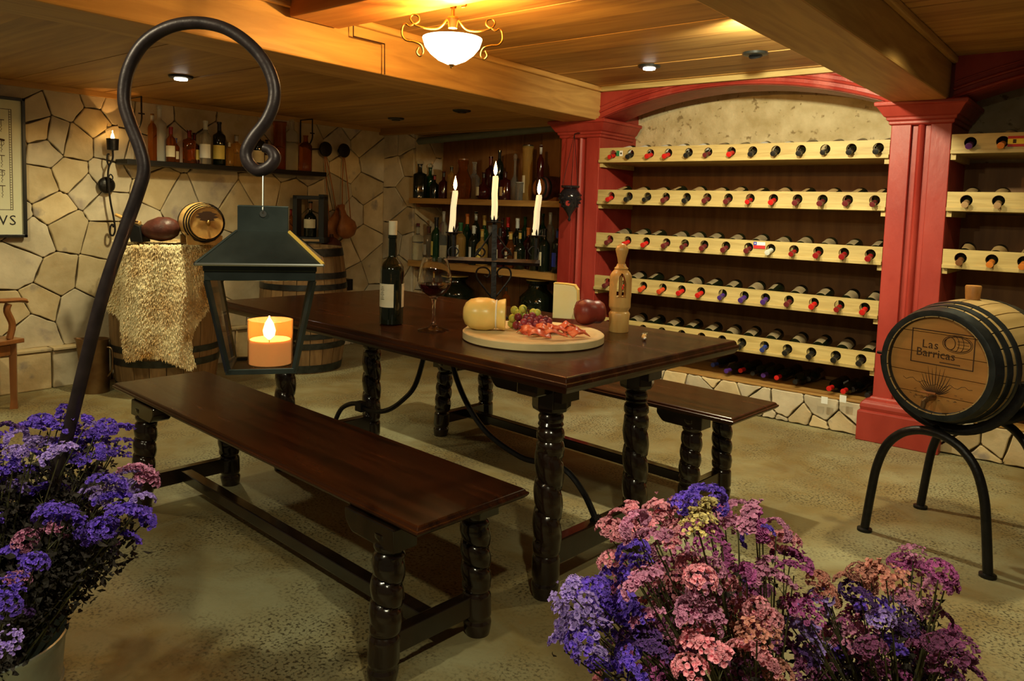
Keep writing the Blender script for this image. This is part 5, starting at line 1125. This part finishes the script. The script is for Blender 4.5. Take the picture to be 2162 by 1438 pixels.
# ------------------------------------------------------------------ armchair at the left edge
q = AZ(30, 862, 0); ch = thing('armchair', 'reddish wooden armchair with curved arms cut off by the left picture edge', 'chair', (q.x, q.y, 0), R(20))
def cb_(a, b_, name, mat_='chair', bev=.004): mb = MB(); mb.bb(a, b_); return mb.obj(name, mat_, ch, bevel=bev)
for x, y in ((0, 0), (-.48, 0), (0, -.48), (-.48, -.48)):
    mb = MB(); mb.tube([(x, y, 0), (x, y, .05), (x, y, .38)], [.028, .022, .026], 4); mb.obj('leg', 'chair', ch)
cb_((-.52, -.52, .375), (.035, .045, .40), 'seat')
cb_((-.46, -.02, .31), (-.02, .01, .37), 'apron'); cb_((-.02, -.46, .31), (.01, -.02, .37), 'apron')
for x in (0, -.48):
    mb = MB(); mb.tube(cat([(x, -.02, .40), (x, .0, .48), (x, -.03, .56), (x, -.02, .60)], 4), .018, 6); mb.obj('arm_post', 'chair', ch, True)
    mb = MB(); mb.tube(cat([(x, .09, .60), (x, .05, .615), (x, -.1, .625), (x, -.3, .65), (x, -.48, .67)], 5), [.014]*3+[.024]*18, 8, flat=(1.2, .6)); mb.obj('arm_rest', 'chair', ch, True)
    mb = MB(); mb.tube([(x, -.48, .39), (x, -.54, .95)], .02, 6); mb.obj('back_post', 'chair', ch)
for k in range(5): mb = MB(); x = -.08-.08*k; mb.tube([(x, -.48, .40), (x, -.53, .92)], .009, 6); mb.obj('spindle', 'chair', ch)
mb = MB(); mb.bb((-.5, -.56, .90), (.02, -.52, .98)); mb.obj('top_rail', 'chair', ch, bevel=.01)
# ------------------------------------------------------------------ display barrel on its iron stand
AXB = Vector((.27, .963, 0)).normalized(); SB = Vector((AXB.y, -AXB.x, 0))  # along the barrel, across it
HC = Vector((-.512, 3.035, .712)); BL = .50
# barrel frame: local z along the axis (front head at 0), local x across, local y down
bmx = frame(HC, SB, Vector((0, 0, -1)), AXB)
br = stave_barrel('varnished oak display barrel with branded head and steel hoops, lying on an iron stand', None, BL, .192, .226, 22, [(.022, .022), (.075, .014), (.125, .014), (BL-.125, .014), (BL-.075, .014), (BL-.022, .022)], mstave=mat('display_stave', (.36, .24, .09), (.54, .38, .17), .42, scale=6, stretch=(5, 5, .6), bump=.12, vary=.1, coat=.3), mx=bmx, name='display_barrel', heads=5, mhead='headwood', inset=.028)
br_heads = [c for c in br.children if c.name.startswith('head_board')]
FZ = .0205
def hd(x, y): return frame((x, -y, FZ), (1, 0, 0), (0, -1, 0), (0, 0, -1))   # x right, y up on the head face
mb = MB(); 
for a, b_ in (((-.098, .118), (.118, .121)), ((-.098, -.002), (.118, .001)), ((-.098, -.002), (-.095, .121)), ((.115, -.002), (.118, .121))): mb.bb((a[0], a[1], 0), (b_[0], b_[1], .0015))
mb2 = MB(); mb2.v = [Vector((v.x, -v.y, FZ-v.z)) for v in mb.v]; mb2.f = [tuple(reversed(f_)) for f_ in mb.f]; mb2.obj('brand_frame', 'burnt', br)
text('Las', .042, 'brand_lettering', 'burnt', br, hd(-.032, .055), align='CENTER', space=1.1); text('Barricas', .042, 'brand_lettering', 'burnt', br, hd(-.012, .024), align='CENTER')
mb = MB(); mb.tube([(x, -y, FZ) for x, y in [(.06+.045*cos(2*pi*k/28), .083+.026*sin(2*pi*k/28)) for k in range(29)]], .0014, 4)
mb.tube([(x, -y, FZ) for x, y in [(.036+.017*cos(2*pi*k/20), .083+.022*sin(2*pi*k/20)) for k in range(21)]], .0014, 4)
for dx in (.008, .024): mb.tube([(x, -y, FZ) for x, y in [(.045+dx+.012*cos(-pi/2+pi*k/10), .083+.025*sin(-pi/2+pi*k/10)) for k in range(11)]], .001, 4)
for y in (.072, .083, .094): mb.tube([(.06, -y, FZ), (.098, -y, FZ)], .0008, 4)
mb.tube([(x, -y, FZ) for x, y in [(.06+.05*cos(2*pi*k/28), .083+.031*sin(2*pi*k/28)) for k in range(29)]], .001, 4)
mb.obj('barrel_emblem', 'burnt', br, True)
mb = MB()
for k in range(14): mb.bb((.005+k*.005, -.0085-.0, FZ-.001), (.005+k*.005+.0035, -.0125+.0, FZ))
mb.obj('small_print', 'burnt', br)
mb = MB()   # burnt agave with ground line
for k in range(15):
    a = R(20+10*k); l = .05+.035*math.sin(pi*k/14)+.01*(k % 2); c0 = (-.005+.028*cos(a)*.6, -.105)
    mb.tube([(c0[0], .105, FZ), (c0[0]+l*.5*cos(a), .105-l*.6*sin(a), FZ), (c0[0]+l*cos(a)*.75, .105-l*sin(a)*1.1, FZ)], [.0018, .0014, .0003], 4)
mb.tube([(-.12+.24*k/20, .075+.006*math.sin(k*1.7)+.012*abs(k-10)/10*-1, FZ) for k in range(21)], .0008, 4)
for k in range(26): x = -.11+.22*rgs.random(); y = .095+.05*rgs.random(); mb.tube([(x, y, FZ), (x+.008, y+.004*rgs.uniform(-1, 1), FZ)], .0007, 4)
mb.obj('burnt_agave', 'burnt', br)
mb = MB(); mb.tube([(-.005, .118, .02), (-.005, .118, -.035)], .010, 10); mb.tube([(-.005, .118, -.028), (-.007, .128, -.045), (-.009, .150, -.048)], [.009, .010, .008], 10); sg = mb.obj('spigot', 'jug', br, True)
mb = MB(); mb.tube([(-.005, .12, -.028), (-.005, .098, -.028)], .005, 8); mb.tube([(-.030, .097, -.028), (.022, .095, -.028)], .0045, 8); mb.obj('spigot_handle', 'leather', sg, True)
mb = MB(); mb.lathe([(0, .024), (.05, .028), (.055, .026)], 10, frame((0, -.222, BL*.49), (1, 0, 0), (0, 0, 1), (0, -1, 0))); mb.obj('bung', 'headwood', br, True)
mb = MB(); mb.lathe([(.02, .170), (.012, .174), (-.001, .176), (-.002, .190), (-.001, .1965), (.024, .1985), (.026, .193)], 44, cap=False); mb.obj('chime_ring', 'hoop', br, True)
# stand
st = thing('barrel_stand', 'black iron stand of two arched legs and a curved cradle under the display barrel', 'stand', (0, 0, 0))
f1, f2, f3 = AZ(1825, 1120), AZ(2085, 1218), AZ(1943, 1072); ac = (f1+f2)/2; hw = (f2-f1).length/2; ad = (f2-f1).normalized()
rc = f3+ad*hw
for c in (ac, rc):
    pts = [(-1, .012), (-.93, .16), (-.86, .27), (-.72, .36), (-.5, .418), (-.25, .447), (0, .455)]; pts += [(-x, z) for x, z in reversed(pts[:-1])]
    mb = MB(); mb.tube(cat([c+ad*hw*x+Vector((0, 0, z)) for x, z in pts], 5), .0165, 12); mb.obj('arched_leg', 'iron', st, True)
    for s in (-1, 1): mb = MB(); mb.lathe([(0, .028), (.010, .028), (.014, .018)], 14, T(*(c+ad*hw*s))); mb.obj('foot', 'iron', st, True)
mb = MB(); mb.tube([ac+Vector((0, 0, .462)), rc+Vector((0, 0, .462))], .014, 8); mb.obj('spine_bar', 'iron', st, True)
for c, s in ((HC+AXB*.115, .243), (HC+AXB*(BL-.115), .243)):
    mb = MB(); mb.tube([c+SB*(s*cos(a))+Vector((0, 0, s*sin(a))) for a in [pi+pi*.02+(pi*.93)*k/26 for k in range(27)]], .016, 8, flat=(.55, 1.2)); mb.obj('cradle_band', 'iron', st, True)
    for e, an in ((-1, pi*1.02), (1, -pi*.05)):
        p = c+SB*((s+.012)*cos(an))+Vector((0, 0, s*sin(an))); mb = MB(); mb.lathe([(-.004, .021), (.004, .021)], 16, Matrix.Translation(p+Vector((0, 0, .008)))); mb.obj('end_cap', 'iron', st, True)
    mb = MB(); b0 = c-Vector((0, 0, s)); mb.tube([b0+Vector((0, 0, -.002)), Vector((b0.x, b0.y, .462))], .02, 10); mb.obj('saddle_block', 'iron', st, True)

# ------------------------------------------------------------------ buckets and statice bunches
def bucket(label, c, r, h):
    t = thing('metal_bucket', label, 'bucket', (c[0], c[1], 0)); mb = MB()
    mb.lathe([(0, r*.78), (.006, r*.8), (h-.02, r*.985), (h-.012, r*1.0), (h-.006, r*1.02), (h, r*1.02), (h+.002, r*1.0), (h-.004, r*.97), (h-.02, r*.955), (.012, r*.77), (.012, .01)], 40, cap=False); mb.obj('body', 'galv', t, True)
    for z in (h*.35, h*.7): mb = MB(); rr = r*(.8+.185*z/h); mb.lathe([(z-.006, rr), (z, rr+.005), (z+.006, rr)], 40, cap=False); mb.obj('ridge', 'galv', t, True)
    return t
LB = AD(-45, 1350, 1.5); LB = Vector((LB.x, LB.y, 0)); LH = .345
bucket('galvanised bucket of purple statice at the lower left corner', LB, .15, LH)
RBc = AD(1620, 1500, 1.36); RBc = Vector((RBc.x, RBc.y, 0)); bucket('galvanised bucket holding the pink and mauve statice at the lower right', RBc, .13, .24)
R2c = AD(1900, 1560, 1.42); R2c = Vector((R2c.x, R2c.y, 0)); bucket('galvanised bucket holding the plum statice, rightmost of the buckets', R2c, .12, .24)
rf = random.Random(99)
def floret_into(mb, p, n, s):
    t1 = n.cross(Vector((rf.uniform(-1, 1), rf.uniform(-1, 1), rf.uniform(-1, 1)))).normalized(); t2 = n.cross(t1); o = len(mb.v); k = 6
    mb.v.append(p-n*s*.5)
    for ring, (rr, hh) in enumerate(((.6, .2), (1.0, .45))):
        for i in range(k):
            a = 2*pi*i/k+ring*.4; w = rr*s*(1+.25*rf.uniform(-1, 1)); mb.v.append(p+t1*(w*cos(a))+t2*(w*sin(a))+n*s*(hh+(.35 if (i % 2) else -.05)*ring*rf.uniform(.6, 1.2)))
    for i in range(k): i2 = (i+1) % k; mb.f += [(o, o+1+i, o+1+i2), (o+1+i, o+1+k+i, o+1+k+i2, o+1+i2)]
def head_mesh(kind):
    mb = MB(); nf = 95 if kind < 3 else 70; nar = 2*pi if kind == 9 else 0
    for i in range(nf):
        if kind == 0: u = rf.uniform(-1, 1); p = Vector((.030*u, .010*rf.uniform(-1, 1), .010*(1-u*u)+.004*rf.uniform(-1, 1))); n = Vector((u*.6, p.y*60, 1))
        elif kind == 1: th = rf.uniform(0, 2*pi); ph = math.acos(rf.uniform(-.2, 1)); n = Vector((sin(ph)*cos(th), sin(ph)*sin(th), cos(ph))); p = Vector((n.x*.024, n.y*.020, n.z*.016))
        elif kind == 2: u = rf.random(); a = pi*1.2*u; p = Vector((.024*cos(a), .007*rf.uniform(-1, 1), .020*sin(a)*.8)); n = Vector((cos(a), rf.uniform(-.8, .8), sin(a)+.3))
        else: th = rf.uniform(0, 2*pi); q = .028*math.sqrt(rf.random()); p = Vector((q*cos(th), q*sin(th), rf.uniform(-.014, .016))); n = Vector((cos(th)*q*30, sin(th)*q*30, 1))
        floret_into(mb, p, n.normalized(), rf.uniform(.0030, .0046))
    return mb
HM = [head_mesh(k) for k in (0, 1, 2, 3, 0, 1)]; HC_ = {}
def hmesh(k, col):
    if (k, col) not in HC_:
        me = HM[k].mesh('flower_head', 'f_'+col); HC_[(k, col)] = me
    return HC_[(k, col)]
LEAF = {}
def bunch(label, base, top, heads, group=None, spread=.05, filler=0, leaf=0, leafbox=None):
    t = thing('statice_bunch', label, 'flowers', (base[0], base[1], top)); off = Vector((base[0], base[1], top)); sm = MB(); lf = MB()
    for (p, col, sc) in heads:
        up_ = (p-off); up_ = (up_.normalized()*.5+Vector((rf.uniform(-.4, .4), rf.uniform(-.4, .4), .8))).normalized()
        m = Matrix.Translation(p-off) @ up_.to_track_quat('Z', 'Y').to_matrix().to_4x4() @ Matrix.Rotation(rf.uniform(0, 6.28), 4, 'Z') @ Matrix.Scale(sc, 4)
        link('flower_head', hmesh(rf.randrange(6), col), t, m)
        # stem with small side branches down into the bucket
        q = p-off; root = Vector((rf.uniform(-.4, .4)*spread, rf.uniform(-.4, .4)*spread, -.05)); a = q-up_*.012; mid = a*.55+root*.45+Vector((rf.uniform(-.01, .01), rf.uniform(-.01, .01), 0))
        sm.tube([root, mid, a], [.0022, .0018, .0012], 4, cap=False)
        for k in range(2):
            s0 = mid*.4+a*.6; d = Vector((rf.uniform(-1, 1), rf.uniform(-1, 1), rf.uniform(.5, 1.2))).normalized()*rf.uniform(.015, .035); sm.tube([s0, s0+d], [.001, .0006], 3, cap=False)
    for i in range(leaf):
        p, col, sc = heads[rf.randrange(len(heads))]; q = (p-off)*rf.uniform(.35, .93); q += Vector((rf.uniform(-.03, .03), rf.uniform(-.03, .03), rf.uniform(-.05, 0)))
        d = Vector((rf.uniform(-1, 1), rf.uniform(-1, 1), rf.uniform(-.3, 1))).normalized(); s = d.cross(Vector((rf.random(), rf.random(), rf.random()))).normalized()*rf.uniform(.003, .006); l = rf.uniform(.010, .022); n = d.cross(s).normalized()*.004
        lf.add([q-s*.4, q+s*.4, q+d*l*.5+s+n, q+d*l*.5-s+n, q+d*l], [(0, 1, 2, 3), (3, 2, 4)])
    o = sm.obj('stems', 'stem', t); o['kind'] = 'stuff'
    if leaf: o = lf.obj('leaves', 'leaf', t); o['kind'] = 'stuff'
    return t
def HD(px, py, d, col, sc=1.0): return (AD(px, py, d), col, sc)
right = []
for px, py, c in [(1305, 1092, 'pink'), (1336, 1085, 'pink'), (1293, 1118, 'pink'), (1385, 1086, 'pink'), (1398, 1078, 'pink'), (1322, 1130, 'pink'), (1375, 1118, 'pink'), (1345, 1115, 'mauve'), (1425, 1110, 'pink'), (1440, 1125, 'pink'), (1372, 1140, 'mauve'), (1335, 1165, 'violet'), (1342, 1190, 'violet'), (1395, 1160, 'mauve'),
                  (1290, 1185, 'pink'), (1302, 1200, 'pink'), (1430, 1075, 'dusk'), (1455, 1070, 'violet'), (1490, 1055, 'violet'), (1515, 1065, 'violet'), (1492, 1075, 'cream'), (1475, 1100, 'cream'), (1530, 1090, 'magenta'), (1555, 1080, 'mauve'), (1590, 1090, 'mauve'), (1480, 1125, 'magenta'), (1500, 1140, 'magenta'), (1560, 1110, 'mauve'), (1605, 1110, 'magenta'), (1525, 1110, 'mauve'),
                  (1640, 1120, 'mauve'), (1652, 1145, 'pink'), (1672, 1180, 'magenta'), (1680, 1205, 'magenta'), (1600, 1130, 'violet'), (1535, 1180, 'magenta'), (1520, 1200, 'magenta'), (1440, 1170, 'mauve'), (1455, 1190, 'pink'), (1400, 1195, 'mauve'), (1370, 1215, 'pink'), (1350, 1230, 'mauve'), (1425, 1215, 'pink'), (1500, 1200, 'mauve'), (1520, 1225, 'pink'), (1480, 1225, 'pink'),
                  (1580, 1210, 'magenta'), (1610, 1200, 'mauve'), (1630, 1225, 'mauve'), (1540, 1250, 'pink'), (1485, 1250, 'mauve'), (1435, 1250, 'pink'), (1410, 1265, 'pink'), (1530, 1275, 'mauve'), (1300, 1220, 'violet'), (1280, 1235, 'lavender'), (1255, 1245, 'violet'), (1205, 1240, 'lavender'), (1190, 1265, 'lavender'), (1215, 1285, 'lavender'), (1265, 1290, 'violet'), (1300, 1280, 'violet'),
                  (1330, 1270, 'violet'), (1345, 1300, 'violet'), (1240, 1320, 'lavender'), (1200, 1330, 'lavender'), (1190, 1365, 'lavender'), (1225, 1360, 'violet'), (1270, 1340, 'violet'), (1310, 1330, 'violet'), (1290, 1370, 'lavender'), (1325, 1380, 'violet'), (1280, 1405, 'violet'), (1250, 1385, 'lavender'), (1350, 1345, 'dusk'), (1375, 1375, 'dusk'),
                  (1370, 1310, 'mauve'), (1400, 1320, 'plum'), (1460, 1290, 'mauve'), (1480, 1300, 'mauve'), (1470, 1330, 'pink'), (1500, 1330, 'mauve'), (1575, 1280, 'pink'), (1600, 1285, 'pink'), (1610, 1310, 'pink'), (1585, 1320, 'mauve'), (1545, 1355, 'peach'), (1570, 1345, 'peach'), (1530, 1335, 'peach'), (1600, 1340, 'peach'), (1545, 1385, 'peach'), (1580, 1380, 'pink'), (1420, 1360, 'mauve'), (1440, 1385, 'magenta'),
                  (1485, 1370, 'pink'), (1500, 1380, 'mauve'), (1460, 1410, 'pink'), (1420, 1410, 'magenta'), (1390, 1420, 'magenta'), (1510, 1415, 'mauve'), (1620, 1400, 'pink'), (1640, 1420, 'peach'), (1650, 1350, 'plum'), (1660, 1380, 'plum'), (1340, 1420, 'violet'), (1570, 1420, 'plum'), (1310, 1430, 'violet')]:
    d = 1.28+.10*math.sin(px*.05)+rf.uniform(-.05, .05)-(py-1050)*.0002; right.append(HD(px+rf.uniform(-4, 4), py+rf.uniform(-4, 4), d, c, rf.uniform(.85, 1.25)))
for k in range(90): px, py = rf.uniform(1250, 1660), rf.uniform(1190, 1470); right.append(HD(px, py, 1.38+rf.uniform(0, .12), rf.choice(['magenta', 'mauve', 'plum', 'pink', 'violet' if px < 1400 else 'plum', 'dusk']), rf.uniform(.8, 1.1)))
bunch('bunch of pink, mauve and violet dried statice in the lower right foreground', RBc, .24, right, leaf=900)
right2 = []
for px, py, c in [(1725, 1225, 'peach'), (1740, 1245, 'peach'), (1760, 1260, 'peach'), (1790, 1230, 'peach'), (1815, 1210, 'peach'), (1845, 1205, 'peach'), (1870, 1210, 'peach'), (1880, 1230, 'peach'), (1840, 1235, 'peach'), (1905, 1185, 'magenta'), (1930, 1175, 'mauve'), (1920, 1205, 'magenta'), (1950, 1205, 'magenta'), (1985, 1210, 'magenta'), (1945, 1235, 'mauve'), (1980, 1240, 'mauve'), (2000, 1238, 'magenta'),
                  (1800, 1245, 'dusk'), (1825, 1265, 'dusk'), (1850, 1285, 'violet'), (1810, 1285, 'dusk'), (1910, 1260, 'mauve'), (1935, 1275, 'mauve'), (1960, 1290, 'mauve'), (1900, 1290, 'lavender'), (1975, 1310, 'plum'), (1735, 1265, 'lavender'), (1720, 1290, 'lavender'), (1700, 1290, 'magenta'), (1680, 1275, 'magenta'), (1665, 1300, 'mauve'), (1690, 1325, 'lavender'), (1720, 1340, 'mauve'),
                  (1765, 1330, 'mauve'), (1800, 1300, 'magenta'), (1820, 1320, 'mauve'), (1750, 1350, 'mauve'), (1700, 1365, 'lavender'), (1735, 1380, 'lavender'), (1680, 1390, 'dusk'), (1775, 1375, 'violet'), (1810, 1360, 'mauve'), (1835, 1370, 'plum'), (1880, 1330, 'dusk'), (1920, 1330, 'dusk'), (1955, 1350, 'plum'), (1985, 1360, 'plum'), (2020, 1375, 'plum'), (2040, 1400, 'plum'), (2055, 1420, 'plum'),
                  (1975, 1390, 'plum'), (1950, 1385, 'plum'), (1900, 1380, 'dusk'), (1930, 1410, 'plum'), (2000, 1415, 'plum'), (1890, 1420, 'magenta'), (1850, 1410, 'plum'), (1780, 1410, 'dusk'), (1740, 1420, 'plum'), (1700, 1425, 'plum'), (1860, 1310, 'lavender'), (1875, 1360, 'violet')]:
    d = 1.40+.08*math.sin(px*.04)+rf.uniform(-.05, .05); right2.append(HD(px+rf.uniform(-4, 4), py+rf.uniform(-4, 4), d, c, rf.uniform(.85, 1.25)))
for k in range(60): px, py = rf.uniform(1700, 2020), rf.uniform(1330, 1480); right2.append(HD(px, py, 1.5+rf.uniform(0, .1), rf.choice(['plum', 'dusk', 'dusk', 'magenta']), rf.uniform(.8, 1.1)))
bunch('bunch of plum, peach and dark violet dried statice in front of the barrel stand', R2c, .24, right2, leaf=900)
left = []
for px, py, c in [(20, 905, 'dusk'), (60, 905, 'violet'), (35, 930, 'lavender'), (85, 900, 'violet'), (135, 872, 'violet'), (110, 900, 'violet'), (150, 900, 'violet'), (185, 890, 'violet'), (200, 905, 'lavender'), (225, 905, 'violet'), (250, 910, 'violet'), (205, 920, 'violet'), (30, 955, 'lavender'), (70, 940, 'lavender'), (100, 935, 'lavender'), (125, 960, 'lavender'), (145, 940, 'violet'), (165, 920, 'violet'), (20, 985, 'violet'),
                  (60, 970, 'violet'), (120, 975, 'lavender'), (160, 965, 'violet'), (215, 955, 'violet'), (240, 950, 'violet'), (200, 970, 'violet'), (15, 1010, 'lavender'), (35, 1030, 'lavender'), (65, 1000, 'violet'), (75, 1035, 'violet'), (100, 1035, 'violet'), (60, 1050, 'violet'), (270, 1005, 'lavender'), (290, 1000, 'mauve'), (310, 1015, 'mauve'), (230, 1020, 'violet'), (250, 1030, 'lavender'), (285, 1030, 'lavender'), (195, 1040, 'lavender'),
                  (215, 1055, 'lavender'), (240, 1060, 'violet'), (120, 1080, 'violet'), (140, 1095, 'violet'), (100, 1100, 'violet'), (125, 1115, 'mauve'), (75, 1130, 'mauve'), (55, 1145, 'mauve'), (25, 1170, 'violet'), (165, 1120, 'violet'), (190, 1130, 'violet'), (215, 1120, 'violet'), (240, 1110, 'violet'), (265, 1090, 'violet'), (285, 1085, 'violet'), (300, 1095, 'violet'), (255, 1140, 'violet'), (235, 1150, 'lavender'), (175, 1145, 'violet'),
                  (75, 1185, 'violet'), (60, 1195, 'violet'), (40, 1225, 'mauve'), (20, 1240, 'violet'), (10, 1280, 'violet'), (15, 1355, 'lavender'), (35, 1290, 'dusk'), (300, 1060, 'lavender'), (-20, 930, 'violet'), (-25, 1000, 'violet'), (-30, 1100, 'violet'), (-20, 1180, 'violet'), (-60, 960, 'violet'), (-70, 1060, 'violet')]:
    d = 1.45+rf.uniform(-.09, .09)-(max(0, py-1000))*.0003; left.append(HD(px+rf.uniform(-4, 4), py+rf.uniform(-4, 4), d, c, rf.uniform(.8, 1.2)))
for k in range(30): px, py = rf.uniform(-60, 240), rf.uniform(930, 1100); left.append(HD(px, py, 1.55+rf.uniform(0, .1), rf.choice(['violet', 'dusk']), rf.uniform(.8, 1.0)))
bunch('bunch of vivid purple dried statice in the galvanised bucket at the left', LB, LH-.06, left, leaf=8000, spread=.12)

# ------------------------------------------------------------------ shepherd's hook with lantern
DH = 1.43
def hp(px, py, d=DH): return AD(px, py, d)
hook = [hp(118, 1010, 1.47), hp(150, 890, 1.46), hp(212, 640), hp(262, 490), hp(292, 405), hp(304, 358), hp(296, 315), hp(275, 260), hp(262, 210), hp(270, 150), hp(300, 95), hp(350, 60), hp(410, 48), hp(470, 58), hp(520, 88), hp(558, 130), hp(577, 175), hp(578, 215), hp(562, 255), hp(535, 290), hp(520, 320), hp(525, 345), hp(545, 360), hp(568, 352), hp(580, 335), hp(572, 318), hp(556, 312)]
b0 = Vector((LB.x+.075, LB.y-.02, .02)); 
sh_ = thing('shepherd_hook', 'dark iron shepherd hook pole standing in the purple flowers, holding the lantern', 'hook', (0, 0, 0))
path = cat([b0.lerp(hook[0], .0), b0.lerp(hook[0], .5)]+hook, 6); n_ = len(path); mb = MB(); mb.tube(path, [.0118 if i < n_*.93 else .0118-.004*(i-n_*.93)/(n_*.07) for i in range(n_)], 12); mb.obj('pole', 'pole', sh_, True)
ln = thing('lantern', 'dark tin lantern with glass panes hanging from the shepherd hook, candle burning inside', 'lantern', (0, 0, 0)); DLn = DH
lc = hp(557, 545); fx = Vector((sd_.x, sd_.y, 0)); lr = ray(557, 600); ly = Vector((lr.x, lr.y, 0)).normalized(); lx = Vector((ly.y, -ly.x, 0)); lx = (lx*cos(R(-3))+ly*sin(R(-3))).normalized(); ly = Vector((-lx.y, lx.x, 0)); k1 = DLn/FPX
LM = frame((lc.x, lc.y, 0), lx, ly, (0, 0, 1)); ln.matrix_world = LM @ T(0, 0, hp(557, 780).z); z00 = hp(557, 780).z
def lz(py): return hp(557, py).z-z00
def quad_loft(rings, name, m, parent, bev=0, cap=True):
    mb = MB(); vs = []; fs = []
    for z, wx, wy in rings: vs += [(-wx, -wy, z), (wx, -wy, z), (wx, wy, z), (-wx, wy, z)]
    for j in range(len(rings)-1):
        for k in range(4): k2 = (k+1) % 4; fs.append((j*4+k, j*4+k2, j*4+4+k2, j*4+4+k))
    if cap: fs += [(3, 2, 1, 0), tuple(len(vs)-4+k for k in range(4))]
    return mb.add(vs, fs).obj(name, m, parent, bevel=bev)
# nearest faces sit in front of the lantern centre, so their half-widths scale a little
ew = 129*k1; ed = ew; kf = 1-ew/DLn*.9
ze, zr_ = lz(551)-.0, lz(487)
EW = ew*kf; rf_ = quad_loft([(ze, EW, EW), (ze+.003, EW, EW), (zr_, 54*k1*.96, 54*k1*.96*.75)], 'roof', 'lant', ln, .0012)
for k, (sx, sy) in enumerate(((-1, -1), (1, -1), (1, 1), (-1, 1))): mb = MB(); mb.tube([(sx*EW, sy*EW, ze+.003), (sx*54*k1*.96, sy*54*k1*.72, zr_)], .0022 if k != 1 else .0034, 5); mb.obj('roof_ridge', 'lant' if k != 1 else 'glintedge', rf_)
mb = MB(); 
for a, b_ in (((-EW, -EW), (EW, -EW)), ((EW, -EW), (EW, EW)), ((EW, EW), (-EW, EW)), ((-EW, EW), (-EW, -EW))): mb.tube([(a[0], a[1], ze+.001), (b_[0], b_[1], ze+.001)], .0028, 6)
mb.obj('rolled_edge', 'lantedge', rf_, True)
cw = 52*k1*.96; quad_loft([(zr_-.002, cw, cw*.72), (lz(434), cw, cw*.72)], 'chimney', 'lant', ln, .0015)
mb = MB(); mb.bb((-cw-.003, -cw*.72-.003, zr_-.003), (cw+.003, cw*.72+.003, zr_+.001)); mb.obj('chimney_seam', 'lant', ln)
mb = MB(); mb.lathe([(0, .006), (.0015, .006)], 14, frame((0, -cw*.72-.0005, lz(451)), (1, 0, 0), (0, 0, 1), (0, -1, 0))); mb.obj('hang_hole', 'led' if False else 'lantedge', ln, True)
# body
tw, bw = 111*k1*.95, 73*k1*.95; zt_, zb2 = lz(572), lz(780)
quad_loft([(ze-.012-.0, tw*1.02, tw*1.02), (ze, tw*1.02, tw*1.02)], 'neck_band', 'lant', ln, .002)
def ring_frame(z, w, hgt, th, name):
    mb = MB()
    for a, b_ in (((-w, -w), (w, -w+th)), ((-w, w-th), (w, w)), ((-w, -w+th), (-w+th, w-th)), ((w-th, -w+th), (w, w-th))): mb.bb((a[0], a[1], z), (b_[0], b_[1], z+hgt))
    return mb.obj(name, 'lant', ln, bevel=.001)
ring_frame(lz(583), tw, lz(556)-lz(583), .010, 'top_rail'); ring_frame(zb2, bw, .010, .010, 'bottom_rail')
for sx in (-1, 1):
    for sy in (-1, 1):
        mb = MB(); mb.tube([(sx*(tw-.004), sy*(tw-.004), lz(583)), (sx*(bw-.004), sy*(bw-.004), zb2+.005)], .0056, 4); mb.obj('corner_post', 'lant', ln)
mb = MB(); mb.bb((-bw+.004, -bw+.004, zb2), (bw-.004, bw-.004, zb2+.004)); mb.obj('floor_plate', 'lant', ln)
za, zc_ = lz(583), zb2+.008
for nx, ny in ((0, -1), (0, 1), (-1, 0), (1, 0)):
    mb = MB(); t0, b0_ = tw-.006, bw-.006; tx_, ty_ = -ny, nx; vs = []
    for th in (0, -.0015):
        for s, w, z in ((-1, b0_, zc_), (1, b0_, zc_), (1, t0, za), (-1, t0, za)): vs.append((nx*(w+th)+tx_*s*w*.98, ny*(w+th)+ty_*s*w*.98, z))
    mb.add(vs, [(0, 1, 2, 3), (7, 6, 5, 4), (0, 4, 5, 1), (1, 5, 6, 2), (2, 6, 7, 3), (3, 7, 4, 0)]); mb.obj('glass_pane', 'pane', ln)
mb = MB(); tp = Vector((0, -cw*.72-.002, lz(449))); l_in = (LM @ T(0, 0, z00)).inverted(); hk_ = l_in @ hp(556, 366); 
mb.tube([hk_+Vector((0, 0, .012)), hk_, tp+Vector((0, 0, .006)), tp, tp+Vector((0, .004, -.004))], .0017, 6); mb.obj('hanging_wire', 'lantedge', ln, True)
# candle in its tumbler inside
cz = zb2+.0045; cr_ = 46*k1; cx0 = (571-557)*k1
cj = thing('glass_candle', 'lit cream candle in a clear glass tumbler inside the lantern', 'candle', mx=LM @ T(cx0, 0, z00+cz))
hg = 98*k1; mb = MB(); mb.lathe([(0, cr_*.95), (.002, cr_), (hg, cr_*1.01), (hg, cr_*.965), (.004, cr_*.955), (.004, .001)], 32, cap=False); mb.obj('tumbler', 'glowtumbler', cj, True)
hw_ = 52*k1; mb = MB(); mb.lathe([(.0045, cr_*.94), (hw_, cr_*.945), (hw_+.004, cr_*.90), (hw_-.003, cr_*.7), (hw_-.006, .003)], 32); mb.obj('wax', 'amberwax', cj, True)
mb = MB(); mb.tube([(-.002, 0, hw_-.006), (-.002, 0, hw_+.008)], .0011, 5); mb.obj('wick', 'ink', cj)
mb = MB(); mb.lathe([(hw_+.003, .002), (hw_+.010, .0095), (hw_+.020, .0115), (hw_+.033, .008), (hw_+.045, .001)], 14, T(-.002, 0, 0)); mb.obj('flame', 'flamecore', cj, True)
fl = (LM @ T(cx0, 0, z00+cz+hw_+.024)).translation
light('POINT', 'lantern_flame_light', tuple((LM @ T(cx0-.002, 0, z00+cz+hw_+.0465)).translation), .8, (1, .5, .14), .0015)
